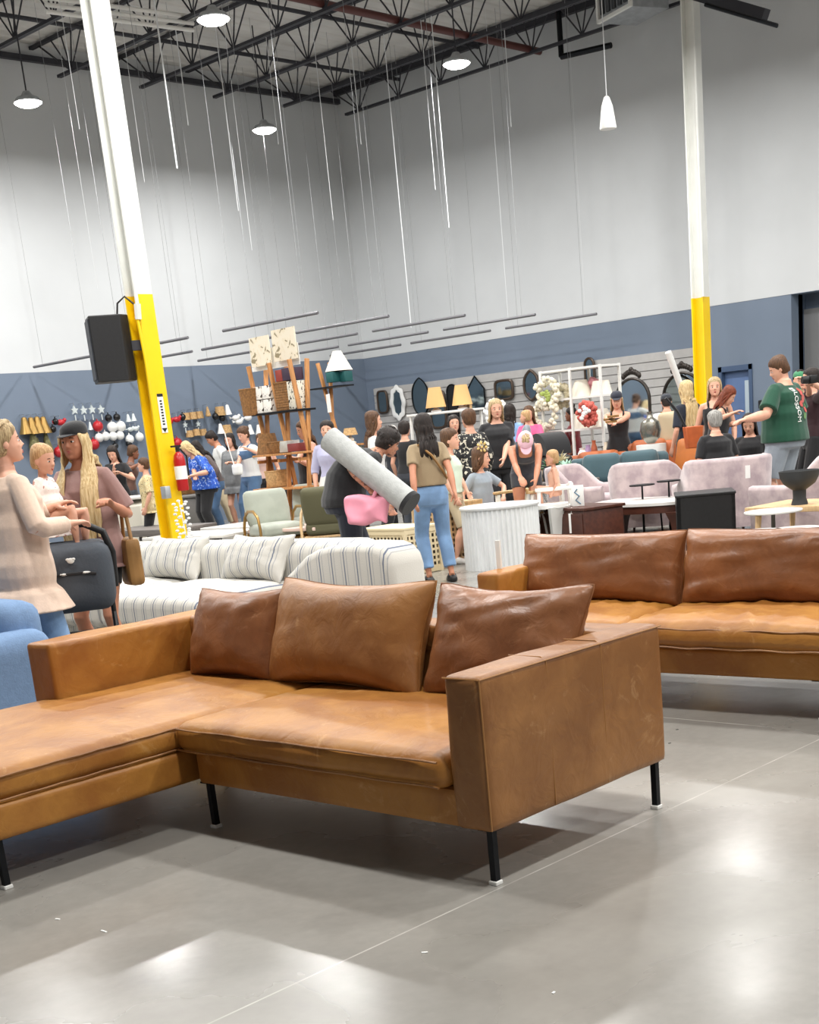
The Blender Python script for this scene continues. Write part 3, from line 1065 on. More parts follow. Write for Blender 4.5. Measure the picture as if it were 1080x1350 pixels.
class Fig:
    """one posed figure. Local frame: x forward, y left, z up, origin on the floor between the feet; all numbers for 1.70 m, then scaled"""
    def __init__(s, H=1.7, build=1.0, female=True, lean=0, side=0, pelvis=None, crouch=0, lh=None, rh=None, lf=None, rf=None, head_p=0, head_y=0, head_r=0,
                 curl=.35, child=0.0, lpole=None, rpole=None, twist=0, hcurl=None, lpalm=None, rpalm=None):
        s.k = H / 1.70
        s.b = build
        s.f = female
        s.child = child
        s.hs = 1 + .55 * child          # head scale for children
        s.lean, s.side, s.twist = R(lean), R(side), R(twist)
        s.pel = Vector(pelvis) if pelvis else Vector((0, 0, .93 - crouch))
        s.curl = curl
        # spine curve
        s.zs, s.pts, s.fr = [], [], []
        p = s.pel.copy()
        z = .93
        for i in range(61):
            s.zs.append(z)
            t = min(1, max(0, (z - .95) / .25))
            t = t * t * (3 - 2 * t)
            Rm = Matrix.Rotation(s.side * t, 3, 'X') @ Matrix.Rotation(s.lean * t, 3, 'Y') @ Matrix.Rotation(s.twist * t, 3, 'Z')
            s.pts.append(p.copy())
            s.fr.append(Rm)
            p = p + Rm @ Vector((0, 0, .01))
            z += .01
        SW_ = (.158 if female else .184) * (1 - .12 * child) * (1 + (build - 1) * .5)
        s.sw = SW_
        s.sh = {q: s.S(1.362, 0, q * SW_) for q in (1, -1)}
        hw = .088 * (1 + (build - 1) * .6)
        s.hip = {q: s.pel + Vector((0, q * hw, -.03)) for q in (1, -1)}
        ua, fa = .275, .245
        s.hand, s.elb, s.hdir = {}, {}, {}
        for q, tgt, pole in ((1, lh, lpole), (-1, rh, rpole)):
            if tgt is None:
                tgt = s.S(.88, .07, q * (SW_ + .07)) if lean < 30 else s.sh[q] + Vector((.03, q * .05, -.5))
            tgt = Vector(tgt)
            pl = Vector(pole) if pole else Vector((-.7, q * .45, -.35))
            s.elb[q], s.hand[q] = ik(s.sh[q], tgt, ua, fa, pl)
        s.knee, s.foot = {}, {}
        for q, tgt in ((1, lf), (-1, rf)):
            if tgt is None: tgt = (-.01, q * .095, .075)
            s.knee[q], s.foot[q] = ik(s.hip[q], Vector(tgt), .43, .425, Vector((1, q * .12, 0.15)))
        # head
        nb = s.S(1.445, -.005)
        Rh = s.fr[45] if lean < 25 else Matrix.Rotation(s.lean * .6, 3, 'Y')
        s.Rh = Matrix.Rotation(R(head_y), 3, 'Z') @ Rh @ Matrix.Rotation(R(head_p), 3, 'Y') @ Matrix.Rotation(R(head_r), 3, 'X')
        s.neck = nb
        s.hc = nb + (s.fr[45] @ Vector((.012, 0, .075))) + s.Rh @ Vector((.012, 0, .075 * s.hs))
        s.palm = {1: lpalm, -1: rpalm}
    def S(s, z, x=0, y=0):
        """point at body height z in the spine's own frame"""
        if z <= .93:
            return s.pel + Vector((x, y, z - .93))
        i = min(60, int((z - .93) / .01))
        return s.pts[i] + s.fr[i] @ Vector((x, y, (z - .93) - i * .01))
    def Fm(s, z):
        if z <= .93: return Matrix.Identity(3)
        return s.fr[min(60, int((z - .93) / .01))]
    def K(s, p): return Vector(p) * s.k
    def Hd(s, x, y, z):
        return s.hc + s.Rh @ (Vector((x, y, z)) * s.hs)
    def torso_rings(s, zl, grow=0.0, flare=0.0, loose=0.0):
        b = s.b
        if s.f:
            T = [(.80, .155, .105, -.005), (.86, .172, .118, -.008), (.93, .170, .115, -.008), (1.0, .150, .100, 0), (1.07, .128, .088, .004), (1.14, .130, .092, .008), (1.22, .145, .112, .016),
                 (1.28, .150, .118, .018), (1.34, .150, .098, .006), (1.38, .128, .080, -.002), (1.41, .092, .064, -.004), (1.44, .060, .056, -.004), (1.47, .055, .055, -.002)]
        else:
            T = [(.80, .150, .105, -.002), (.86, .165, .118, -.004), (.93, .165, .115, 0), (1.0, .155, .108, .004), (1.07, .152, .106, .006), (1.14, .160, .108, .008), (1.22, .172, .114, .008),
                 (1.28, .182, .116, .006), (1.34, .182, .102, 0), (1.38, .155, .084, -.002), (1.41, .110, .070, -.004), (1.44, .070, .062, -.004), (1.47, .062, .06, -.002)]
        out = []
        for z, ry, rx, ox in T:
            if z < zl[0] - 1e-6 or z > zl[1] + 1e-6: continue
            bb = b if z < 1.36 else 1 + (b - 1) * .35
            kk = 1 + (bb - 1) * (1.15 if z < 1.2 else .8)
            if s.child: kk *= 1 - .08 * s.child + (.1 * s.child if z < 1.15 else 0)
            F = s.Fm(z)
            lo = loose * (1 if z < 1.2 else .35 if z < 1.36 else 0)
            if loose: ry, rx = max(ry, .15 if z < 1.3 else 0), max(rx, .10 if z < 1.3 else 0)
            out.append([s.K(p) for p in ellring(s.S(z, ox), F @ Vector((1, 0, 0)), F @ Vector((0, 1, 0)), rx * (kk + (kk - 1) * .6) + grow + lo, ry * kk + grow + lo, 20, .92)])
        return out
    def limb(s, mb, pts, rad, seg=12):
        mb.tube([s.K(p) for p in pts], [r * s.k for r in rad], seg)
    def arm_pts(s, q):
        a, e, h = s.sh[q], s.elb[q], s.hand[q]
        return a, e, h
    def body(s, mb):
        k = s.k
        b = s.b
        mb.loft(s.torso_rings((.80, 1.47)))
        mb.ell(s.K(s.S(.88)), (.12 * b * k, .165 * b * k, .10 * k), M=s.Fm(.9))
        ab = 1 + (b - 1) * .7
        g = (1.0 if s.f else 1.18) * ab
        for q in (1, -1):
            a, e, h = s.arm_pts(q)
            inn = s.S(1.385, 0, q * s.sw * .50)
            s.limb(mb, [inn, a, a.lerp(e, .18), a.lerp(e, .45), a.lerp(e, .8), e, e.lerp(h, .2), e.lerp(h, .45), e.lerp(h, .8), h],
                   [.042 * g, .047 * g, .046 * g, .043 * g, .037 * g, .034 * g, .037 * g, .035 * g, .026 * g, .023 * g])
            # legs
            p, n, f = s.hip[q], s.knee[q], s.foot[q]
            lb = b
            back = Vector((-.016, 0, 0))
            s.limb(mb, [p + Vector((0, 0, .02)), p.lerp(n, .15), p.lerp(n, .45), p.lerp(n, .8), n, n.lerp(f, .12) + back * .4, n.lerp(f, .32) + back, n.lerp(f, .6) + back * .5, n.lerp(f, .88), f],
                   [.088 * lb, .087 * lb, .076 * lb, .056 * lb, .050 * lb, .047 * lb, .055 * lb, .046 * lb, .031, .029], 14)
            s.foot_mb(mb, q, 0)
            s.handm(mb, q)
        # neck
        s.limb(mb, [s.S(1.42, -.008), s.neck, s.hc + s.Rh @ Vector((-.02, 0, -.05))], [.056, .050, .050], 14)
        s.head(mb)
    def foot_mb(s, mb, q, g, m=None):
        f = s.foot[q]
        sd = (f - s.knee[q]).normalized()
        fwd = Vector((1, q * .14, 0)).normalized()
        heel = f + Vector((-.035, 0, -.045))
        ball = f + fwd * .12 + Vector((0, 0, -.055))
        toe = f + fwd * .175 + Vector((0, 0, -.06))
        if f.z > .14:   # raised heel
            pass
        s.limb(mb, [f + Vector((0, 0, 0.0)), f + fwd * .02 + Vector((0, 0, -.03)), f + fwd * .08 + Vector((0, 0, -.045)), ball, toe], [.034 + g, .04 + g, .036 + g, .034 + g, .022 + g], 10)
        mb.ell(s.K(heel), ((.035 + g) * s.k, (.033 + g) * s.k, (.035 + g) * s.k))
    def handm(s, mb, q):
        """palm, four fingers in two bends, thumb from the side of the palm"""
        k = s.k
        h, e = s.hand[q], s.elb[q]
        d = (h - e).normalized()
        hint = s.palm[q]
        if hint is None:
            nrm = Vector((0, -q, 0)) if abs(d.z) > .6 else Vector((0, 0, -1))
        else: nrm = Vector(hint)
        nrm = (nrm - d * nrm.dot(d)).normalized()      # palm faces this way
        sd = d.cross(nrm).normalized()                # across the palm
        if q * 1 > 0: sd = -sd
        # sd points to the thumb side
        if hint is None and abs(d.z) > .6 and sd.x < 0: sd = -sd
        hs = 1.0 * (1 - .1 * s.child)
        rings = []
        for t, wv, th in ((-.01, .024, .022), (.02, .032, .019), (.05, .040, .016), (.078, .041, .0135), (.092, .034, .011)):
            c = h + d * t * hs
            rings.append([s.K(p) for p in ellring(c, sd, nrm, wv * hs, th * hs, 12)])
        mb.loft(rings)
        cu = s.curl
        for i, (off, ln, r) in enumerate(((.030, .066, .0088), (.010, .074, .0092), (-.010, .069, .0088), (-.029, .054, .0078))):
            p0 = h + (d * .080 + sd * off) * hs
            a = cu * (1 + .12 * i)
            d1 = (d * math.cos(a * .6) + nrm * math.sin(a * .6) + sd * off * 1.6).normalized()
            d2 = (d * math.cos(a * 1.7) + nrm * math.sin(a * 1.7) + sd * off * 1.0).normalized()
            d3 = (d * math.cos(a * 2.6) + nrm * math.sin(a * 2.6)).normalized()
            p1 = p0 + d1 * ln * .46 * hs
            p2 = p1 + d2 * ln * .32 * hs
            p3 = p2 + d3 * ln * .26 * hs
            s.limb(mb, [p0 - d1 * .02, p0, p1, p2, p3], [r, r * 1.04, r, r * .92, r * .75], 8)
        t0 = h + (d * .018 + sd * .022 + nrm * .004) * hs
        t1 = t0 + (d * .6 + sd * .62 + nrm * .45).normalized() * .038 * hs
        t2 = t1 + (d * .85 + sd * .25 + nrm * .45).normalized() * .030 * hs
        t3 = t2 + (d * .9 + sd * .0 + nrm * .5).normalized() * .022 * hs
        s.limb(mb, [t0, t1, t2, t3], [.014, .0115, .0105, .0085], 8)
    def head(s, mb):
        k = s.k * s.hs
        M = s.Rh
        H = lambda x, y, z: s.K(s.Hd(x, y, z))
        # skull and face: stacked rings from chin to crown
        prof = [(-.112, .050, .018, .028), (-.100, .044, .034, .044), (-.080, .036, .050, .056), (-.055, .026, .064, .066), (-.030, .018, .074, .072), (0, .008, .082, .076), (.03, .0, .088, .079),
                (.060, -.004, .088, .076), (.085, -.008, .078, .066), (.103, -.012, .056, .047), (.113, -.014, .026, .022)]
        if s.child:
            prof = [(z * (.88 if z < 0 else 1.0), ox, rx, ry * 1.04) for z, ox, rx, ry in prof]
        mb.loft([[s.K(p) for p in ellring(s.Hd(ox, 0, z), M @ Vector((1, 0, 0)), M @ Vector((0, 1, 0)), rx * s.hs, ry * s.hs, 18, .95)] for z, ox, rx, ry in prof])
        # brow ridge, cheeks, nose, lips base, chin, ears
        mb.ell(H(.074, 0, .018), (.016 * k, .048 * k, .012 * k), M=M)
        for q in (1, -1):
            mb.ell(H(.060, q * .036, -.028), (.024 * k, .023 * k, .022 * k), M=M)
            mb.ell(H(-.004, q * .080, -.012), (.016 * k, .008 * k, .028 * k), M=M)
        mb.tube([H(.082, 0, .012), H(.095, 0, -.012), H(.104, 0, -.030)], [.008 * k, .0095 * k, .0125 * k], 8)
        for q in (1, -1):
            mb.ell(H(.092, q * .011, -.033), (.010 * k, .008 * k, .007 * k), M=M)
        mb.ell(H(.083, 0, -.060), (.013 * k, .024 * k, .012 * k), M=M)
        mb.ell(H(.076, 0, -.094), (.018 * k, .020 * k, .014 * k), M=M)
    def face_parts(s, t, lips=LIPS, brow=BROW, iris=IRIS):
        k = s.k * s.hs
        for q in (1, -1):
            a = MB()
            a.ell(s.K(s.Hd(.0725, q * .030, -.001)), (.0125 * k, .0155 * k, .0085 * k), 12, 7, s.Rh)
            e = a.build('eye', EYEM, t)
            MB().ell(s.K(s.Hd(.0835, q * .030, -.001)), (.0035 * k, .0072 * k, .0072 * k), 10, 7, s.Rh).build('iris', iris, e)
            MB().tube([s.K(s.Hd(.083, q * .014, .017)), s.K(s.Hd(.086, q * .030, .023)), s.K(s.Hd(.076, q * .048, .018))], [.003 * k, .0035 * k, .002 * k], 6).build('eyebrow', brow, t)
        a = MB()
        a.tube([s.K(s.Hd(.080, -.023, -.059)), s.K(s.Hd(.0935, -.008, -.0565)), s.K(s.Hd(.094, 0, -.058)), s.K(s.Hd(.0935, .008, -.0565)), s.K(s.Hd(.080, .023, -.059))], [.0015 * k, .0045 * k, .004 * k, .0045 * k, .0015 * k], 8)
        a.tube([s.K(s.Hd(.080, -.021, -.062)), s.K(s.Hd(.0935, 0, -.066)), s.K(s.Hd(.080, .021, -.062))], [.0015 * k, .006 * k, .0015 * k], 8)
        a.build('mouth', lips, t)
    # ---- hair
    def hair_cap(s, mb, vol=1.0, back=.014, fr=.0):
        k = s.k * s.hs
        M = s.Rh
        cp_ = getattr(s, 'capped', False)
        if cp_: vol = .90
        prof = [(-.075, -.040, .050, .052), (-.05, -.034, .066, .070), (-.02, -.026, .076, .082), (.01, -.019, .083, .088), (.04, -.013, .090, .090), (.07, -.010, .092, .086), (.098, -.012, .080, .072), (.117, -.014, .056, .050), (.128, -.014, .022, .02)]
        mb.loft([[s.K(p) for p in ellring(s.Hd(ox + fr, 0, z), M @ Vector((1, 0, 0)), M @ Vector((0, 1, 0)), rx * s.hs * vol, ry * s.hs * vol, 18, .95)] for z, ox, rx, ry in ([(z_ * .82 if z_ > 0 else z_, a_, b_, c_) for z_, a_, b_, c_ in prof] if cp_ else prof)])
    def strand(s, mb, pts, w0, w1, seed=0, n=10, thick=.5):
        """a lock: flattened wavy tube"""
        pts = [Vector(p) for p in pts]
        rings = []
        N = 14
        def cat(t):
            f = t * (len(pts) - 1)
            i = min(int(f), len(pts) - 2)
            u = f - i
            p0, p1, p2, p3 = pts[max(i - 1, 0)], pts[i], pts[i + 1], pts[min(i + 2, len(pts) - 1)]
            return .5 * ((2 * p1) + (-p0 + p2) * u + (2 * p0 - 5 * p1 + 4 * p2 - p3) * u * u + (-p0 + 3 * p1 - 3 * p2 + p3) * u ** 3)
        for i in range(N):
            t = i / (N - 1)
            c = cat(t)
            d = (cat(min(1, t + .02)) - cat(max(0, t - .02))).normalized()
            out = (c - s.S(1.3)) if c.z < s.neck.z else (c - s.hc)
            out = (out - d * out.dot(d))
            out = out.normalized() if out.length > 1e-4 else Vector((1, 0, 0))
            sd = d.cross(out)
            w_ = (w0 + (w1 - w0) * t) * (1 + .12 * math.sin(t * 14 + seed)) * (1 if i < N - 1 else .35)
            wob = .006 * math.sin(t * 11 + seed * 2)
            rings.append([s.K(p) for p in ellring(c + sd * wob, sd, out, w_, w_ * thick, 10)])
        mb.loft(rings)
    def long_hair(s, mb, drop=.35, front=False, spread=1.0, nstr=9, sides=True):
        s.hair_cap(mb)
        rnd = random.Random(int(s.hc.x * 1000 + drop * 77))
        Rb = s.Fm(1.42)
        for i in range(nstr):
            a = (i / (nstr - 1) - .5) * (2.3 if not front else 2.5)
            y = math.sin(a) * .082
            x = -math.cos(a) * .085
            top = s.Hd(x * .75 - .005, y * .9, .06 if not getattr(s, 'capped', False) else .015)
            mid = s.Hd(x * 1.0 - .006, y * 1.04, -.03)
            nk = s.Hd(x * .85 - .006, y * 1.05, -.11)
            ln = drop * rnd.uniform(.85, 1.08)
            low = s.S(1.39, -.085 - .02 * math.cos(a), y * 1.2 * spread) if s.lean < R(30) else nk + Vector((.02, 0, -.12))
            if s.lean < R(30):
                end = s.S(1.43 - ln, -.115 + .03 * abs(a), y * 1.25 * spread)
            else:
                end = nk + Vector((.05, y * .5, -ln))
            s.strand(mb, [top, mid, nk, low, end], .030, .020, i * 1.7)
        if front:
            for q in (1, -1):
                for i in range(4):
                    a = .02 + i * .022
                    top = s.Hd(.028 - i * .02, q * .050, .095) if not getattr(s, 'capped', False) else s.Hd(.030 - i * .022, q * .070, .035)
                    m1 = s.Hd(.048 - i * .024, q * .083, .01)
                    m2 = s.Hd(.040 - i * .02, q * .086, -.08)
                    sh_ = s.S(1.36, .118 - i * .014, q * (.080 + i * .018))
                    md = s.S(1.26, .165 - i * .012, q * (.070 + i * .022))
                    end = s.S(1.43 - drop * rnd.uniform(.85, 1.05), .165 - i * .012, q * (.055 + i * .024))
                    s.strand(mb, [top, m1, m2, sh_, md, end], .020, .022, i * 2.1 + q)
        elif sides:
            for q in (1, -1):
                for i in range(2):
                    top = s.Hd(.03 - i * .03, q * .045, .10) if not getattr(s, 'capped', False) else s.Hd(.02 - i * .03, q * .07, .03)
                    m1 = s.Hd(.038 - i * .03, q * .082, .02)
                    m2 = s.Hd(.012 - i * .03, q * .088, -.07)
                    low = s.S(1.37, -.03, q * .10) if s.lean < R(30) else m2 + Vector((.02, 0, -.12))
                    s.strand(mb, [top, m1, m2, low], .018, .014, i + q)
    def hair(s, t, kind, m, drop=.32):
        a = MB()
        rnd = random.Random(5)
        if kind == 'short':
            s.hair_cap(a, 1.04)
            for i in range(60):
                th, ph = rnd.uniform(0, 2 * PI), rnd.uniform(.1, 1.75)
                d = Vector((math.sin(ph) * math.cos(th), math.sin(ph) * math.sin(th), math.cos(ph)))
                if d.x > .55 and d.z < .75: continue
                if d.x > .2 and d.z < .2: continue
                c = s.Hd(-.01 + d.x * .082, d.y * .08, .028 + d.z * .092)
                a.ell(s.K(c), (.02 * s.k, .018 * s.k, .012 * s.k), 8, 5, (s.Rh.to_4x4() @ Vector(d).to_track_quat('Z', 'Y').to_matrix().to_4x4()).to_3x3())
        elif kind == 'long': s.long_hair(a, drop)
        elif kind == 'front': s.long_hair(a, drop, True)
        elif kind == 'bun':
            s.hair_cap(a, 1.02)
            a.ell(s.K(s.Hd(-.105, 0, .05)), (.04 * s.k, .042 * s.k, .04 * s.k), 12, 9)
        elif kind == 'topbun':
            s.hair_cap(a, 1.02)
            a.ell(s.K(s.Hd(-.05, 0, .15)), (.036 * s.k, .038 * s.k, .038 * s.k), 12, 9)
        elif kind == 'pony':
            s.hair_cap(a, 1.03)
            for i in range(4):
                s.strand(a, [s.Hd(-.09, 0, .02), s.Hd(-.125, (i - 1.5) * .008, 0), s.Hd(-.13, (i - 1.5) * .014, -.09), s.S(1.43 - drop, -.14, (i - 1.5) * .02)], .018, .014, i)
        elif kind == 'lowbun':
            s.hair_cap(a, 1.03)
            for i in range(12):
                an = i / 12 * PI - PI / 2
                s.strand(a, [s.Hd(.045, math.sin(an) * .03, .112), s.Hd(-.03, math.sin(an) * .092, .085), s.Hd(-.085, math.sin(an) * .075, .0), s.Hd(-.10, math.sin(an) * .02, -.062)], .014, .012, i)
            a.ell(s.K(s.Hd(-.118, 0, -.075)), (.034 * s.k, .04 * s.k, .034 * s.k), 12, 9)
            s.strand(a, [s.Hd(-.12, 0, -.08), s.Hd(-.15, .01, -.10), s.Hd(-.14, .02, -.16)], .016, .006, 3)
        elif kind == 'baby':
            s.hair_cap(a, .99)
        elif kind == 'curly':
            s.hair_cap(a, 1.12)
            for i in range(70):
                th, ph = rnd.uniform(0, 2 * PI), rnd.uniform(.0, 2.0)
                d = Vector((math.sin(ph) * math.cos(th), math.sin(ph) * math.sin(th), math.cos(ph)))
                if d.x > .4 and d.z < .6: continue
                a.ell(s.K(s.Hd(-.012 + d.x * .09, d.y * .09, .025 + d.z * .1)), (.022 * s.k,) * 3, 8, 5)
        elif kind == 'beardshort':
            s.hair_cap(a, 1.05)
        return a.build('hair', m, t)
    def cap(s, t, m, reverse=False):
        k = s.k * s.hs
        a = MB()
        M = s.Rh
        prof = [(.038, -.006, .092, .086), (.05, -.007, .094, .087), (.075, -.011, .091, .084), (.096, -.018, .080, .073), (.112, -.024, .054, .050), (.119, -.026, .018, .018)]
        a.loft([[s.K(p) for p in ellring(s.Hd(ox, 0, z), M @ Vector((1, 0, 0)), M @ Vector((0, 1, 0)), rx * s.hs, ry * s.hs, 20)] for z, ox, rx, ry in prof])
        c = a.build('cap', m, t)
        a = MB()
        ra, rb = [], []
        for x, yw, z in ((.060, .062, .040), (.090, .060, .042), (.120, .052, .038), (.140, .034, .033), (.148, .012, .030)):
            ra.append([s.K(s.Hd(x - .012 * (yy / .066) ** 2, yy, z - .16 * yy * yy * 8)) for yy in (yw * u / 5 for u in range(-5, 6))])
        top = [[p + s.K(s.Rh @ Vector((0, 0, .004))) for p in r] for r in ra]
        for r0, r1 in zip(ra, top):
            pass
        rings = [r0 + list(reversed(r1)) for r0, r1 in zip(ra, top)]
        a.loft(rings)
        a.build('brim', m, c)
        return c
    # ---- clothes
    def shirt(s, t, m, sleeve=.5, hem=.88, grow=.014, loose=.0, neck=1.43, flare=0, name='shirt', vox=.011, tank=False, sl_loose=.012, sm=3):
        a = MB()
        up = 1.42 if not tank else 1.36
        rings = s.torso_rings((max(hem, .80), up), grow, 0, loose)
        if hem < .80:
            # skirted hem hanging from the hips
            n = 4
            base = .80
            b = s.b
            ext = []
            for i in range(n, 0, -1):
                z = .80 - (.80 - hem) * i / n
                ext.append([s.K(p) for p in ellring(s.pel + Vector((-.005, 0, z - .93)), Vector((1, 0, 0)), Vector((0, 1, 0)), .122 * b + grow + loose + flare * i / n, .188 * b + grow + loose + flare * i / n, 20, .92)])
            rings = ext + rings
        a.loft(rings)
        if tank:
            for q in (1, -1):
                s.limb(a, [s.S(1.31, .085, q * .075), s.S(1.40, .055, q * .09), s.S(1.43, 0, q * .09), s.S(1.39, -.06, q * .09), s.S(1.31, -.085, q * .08)], [.018] * 5, 8)
        else:
            for q in (1, -1):
                p, e, h = s.arm_pts(q)
                inn = s.S(1.38, 0, q * s.sw * .45)
                g = (1.0 if s.f else 1.15) * (1 + (s.b - 1) * .7)
                pts = [inn, p]
                rad = [.045 * g + grow * .5, .047 * g + grow * .9]
                L = sleeve
                N = 8
                for i in range(1, N + 1):
                    f = L * i / N          # 0..1 upper arm, 1..2 forearm
                    if f <= 1:
                        pts.append(p.lerp(e, f))
                        rad.append((.048 - .010 * f) * g + grow * .8 + sl_loose * f)
                    else:
                        pts.append(e.lerp(h, f - 1))
                        rad.append((.040 - .012 * (f - 1)) * g + grow * .6 + sl_loose * .7)
                if sleeve > 0: s.limb(a, pts, rad, 12)
        o = a.build(name, m, t)
        return bake(o, vox * s.k, sm)
    def pants(s, t, m, to=.97, top=1.0, grow=.012, flare=0.0, name='trousers', vox=.011):
        """to: 0..1 thigh, 1..2 shin"""
        a = MB()
        b = s.b
        a.loft(s.torso_rings((.80, top), grow))
        a.ell(s.K(s.S(.87)), ((.12 * b + grow) * s.k, (.165 * b + grow) * s.k, .10 * s.k))
        for q in (1, -1):
            p, n, f = s.hip[q], s.knee[q], s.foot[q]
            pts, rad = [p + Vector((0, 0, .02))], [.090 * b + grow]
            N = 12
            for i in range(1, N + 1):
                u = to * i / N
                if u <= 1:
                    pts.append(p.lerp(n, u))
                    rad.append((.088 - .030 * u) * b + grow + flare * .3 * u)
                else:
                    v = u - 1
                    pts.append(n.lerp(f, v) + Vector((-.014 * math.sin(min(1, v * 1.6) * PI), 0, 0)))
                    rad.append((.060 - .020 * v) * b + grow + flare * (.3 + v))
            s.limb(a, pts, rad, 14)
        o = a.build(name, m, t)
        return bake(o, vox * s.k, 3)
    def skirt(s, t, m, z0, z1=1.02, flare=.1, grow=.014, name='skirt'):
        a = MB()
        rings = []
        b = s.b
        for i in range(10):
            u = i / 9
            z = z1 + (z0 - z1) * u
            hipf = min(1, (z1 - z) / .15) if z1 > .95 else 1
            rx, ry = .10 + .025 * hipf, .145 + .03 * hipf
            n = 40
            c = s.S(z) if z > .93 else s.pel + Vector((0, 0, z - .93))
            r = []
            for j in range(n):
                an = 2 * PI * j / n
                fold = 1 + .05 * u * math.sin(an * 7 + 1)
                r.append(s.K(c + Vector((math.cos(an) * ((rx * b + grow) + flare * u) * fold, math.sin(an) * ((ry * b + grow) + flare * u) * fold, 0))))
            rings.append(r)
        a.loft(rings)
        return a.build(name, m, t)
    def shoes(s, t, m, g=.011):
        for q in (1, -1):
            a = MB()
            s.foot_mb(a, q, g)
            o = a.build('shoe', m, t)
            bake(o, .009 * s.k, 1)
            for v in o.data.vertices:
                if v.co.z < 0.004: v.co.z = 0.004

def person(label, x, y, rz, fig, skin='fair', hair=('long', 'brown', .3), top=None, bottom=None, shoes=None, cap=None, vox=.009, cat='person', name='person', z=0.0, group=None, face=True):
    t = thing(name, label, cat, (x, y, z), R(rz), group)
    a = MB()
    fig.body(a)
    bake(a.build('body', SKIN[skin], t), vox * max(.6, fig.k), 2, .4)
    if face: fig.face_parts(t)
    if cap: fig.capped = True
    if hair: fig.hair(t, hair[0], HAIR[hair[1]], hair[2] if len(hair) > 2 else .3)
    if cap: fig.cap(t, cap)
    for f in (bottom, top):
        if f:
            for fn in (f if isinstance(f, list) else [f]): fn(fig, t)
    if shoes: fig.shoes(t, shoes)
    return t
def shirt(m, **k): return lambda f, t: f.shirt(t, m, **k)
def pants(m, **k): return lambda f, t: f.pants(t, m, **k)
def skirt(m, **k): return lambda f, t: f.skirt(t, m, **k)
# ============================================================ WHO STANDS WHERE
def lab_h(hx, hy, d): return at(hx, hy, d).z
def cloth(n, c, **k): return mat('cloth_' + n, c, .88, bump=.15, bscale=90, sheen=.2, **k)
C_BLACK = cloth('black', (26, 26, 29))
C_NAVY = cloth('navy', (30, 36, 50))
C_JEAN = cloth('light_denim', (122, 156, 196), var=.16, scale=5)
C_JEAN2 = cloth('mid_denim', (78, 108, 142), var=.14, scale=6)
C_JEAN3 = cloth('dark_denim', (38, 58, 88), var=.12, scale=6)
C_WHITE = cloth('white', (226, 226, 224))
C_CREAM = cloth('cream_knit', (224, 198, 178), var=.03, scale=30)
C_MAUVE = cloth('mauve', (152, 118, 112), var=.05, scale=5)
C_KHAKI = cloth('khaki', (158, 138, 108), var=.04, scale=5)
C_GREY = cloth('grey_knit', (122, 124, 126), var=.06, scale=30)
C_DGREY = cloth('charcoal', (62, 66, 74), var=.05)
C_LGREY = cloth('light_grey', (150, 160, 170), var=.05)
C_GREEN = cloth('bottle_green', (16, 70, 50), var=.05, scale=4)
C_MINT = cloth('pale_mint', (206, 220, 200))
C_RED = cloth('wine_red', (112, 24, 34), var=.06)
C_PINK = cloth('hot_pink', (224, 92, 140), var=.05)
C_SKY = cloth('sky_blue', (140, 178, 222), var=.05)
C_BLUEP = blotch('cloth_blue_print', ((34, 78, 176), (50, 104, 204), (196, 210, 232)), 22, .7, (.4, .5, .62))
C_FLOR = blotch('cloth_floral', ((206, 186, 140), (220, 204, 160), (70, 60, 44)), 26, .8, (.4, .5, .63))
C_JACK = blotch('cloth_scroll_print', ((24, 24, 26), (36, 36, 36), (214, 208, 190)), 20, .7, (.4, .5, .57))
C_BABY = blotch('cloth_baby_print', ((236, 226, 218), (240, 232, 226), (190, 140, 128)), 24, .8, (.4, .5, .64))
C_SAND = cloth('sand', (196, 180, 150))
C_OLIVE = cloth('olive', (86, 104, 80), var=.1)
BAGB = mat('bag_brown', (150, 110, 60), .6, var=.15, scale=6)
PINKL = mat('pink_leather', (232, 150, 170), .5, var=.04)
ORL = mat('orange_leather', (186, 92, 44), .5, var=.1)

def P(label, bx, by, d, az, head=None, H=None, hl=None, hr=None, name='person', fig=None, **kw):
    """bx, by: pixel of the hips, d: distance from the eye; az: facing; hl / hr: world points of the hands given as (px, py, d)"""
    g = at(bx, by, d)
    if H is None: H = lab_h(head[0], head[1], d)
    a = dict(fig or {})
    k = H / 1.70
    Rz = Matrix.Rotation(-R(az), 3, 'Z')
    def loc(q):
        p = at(*q)
        return (Rz @ (p - Vector((g.x, g.y, 0)))) / k
    if hl: a['lh'] = loc(hl)
    if hr: a['rh'] = loc(hr)
    f = Fig(H, **a)
    t = person(label, g.x, g.y, az, f, name=name, **kw)
    t['category'] = 'person'
    return t, f
def wpt(t, f, p):
    """figure-local point (1.70 m units) to world"""
    return (Matrix.Translation(t.location) @ t.rotation_euler.to_matrix().to_4x4()) @ f.K(p)

SKIN['inked'] = blotch('skin_inked', ((196, 138, 110), (190, 130, 102), (92, 76, 72)), 34, .5, (.4, .5, .60))
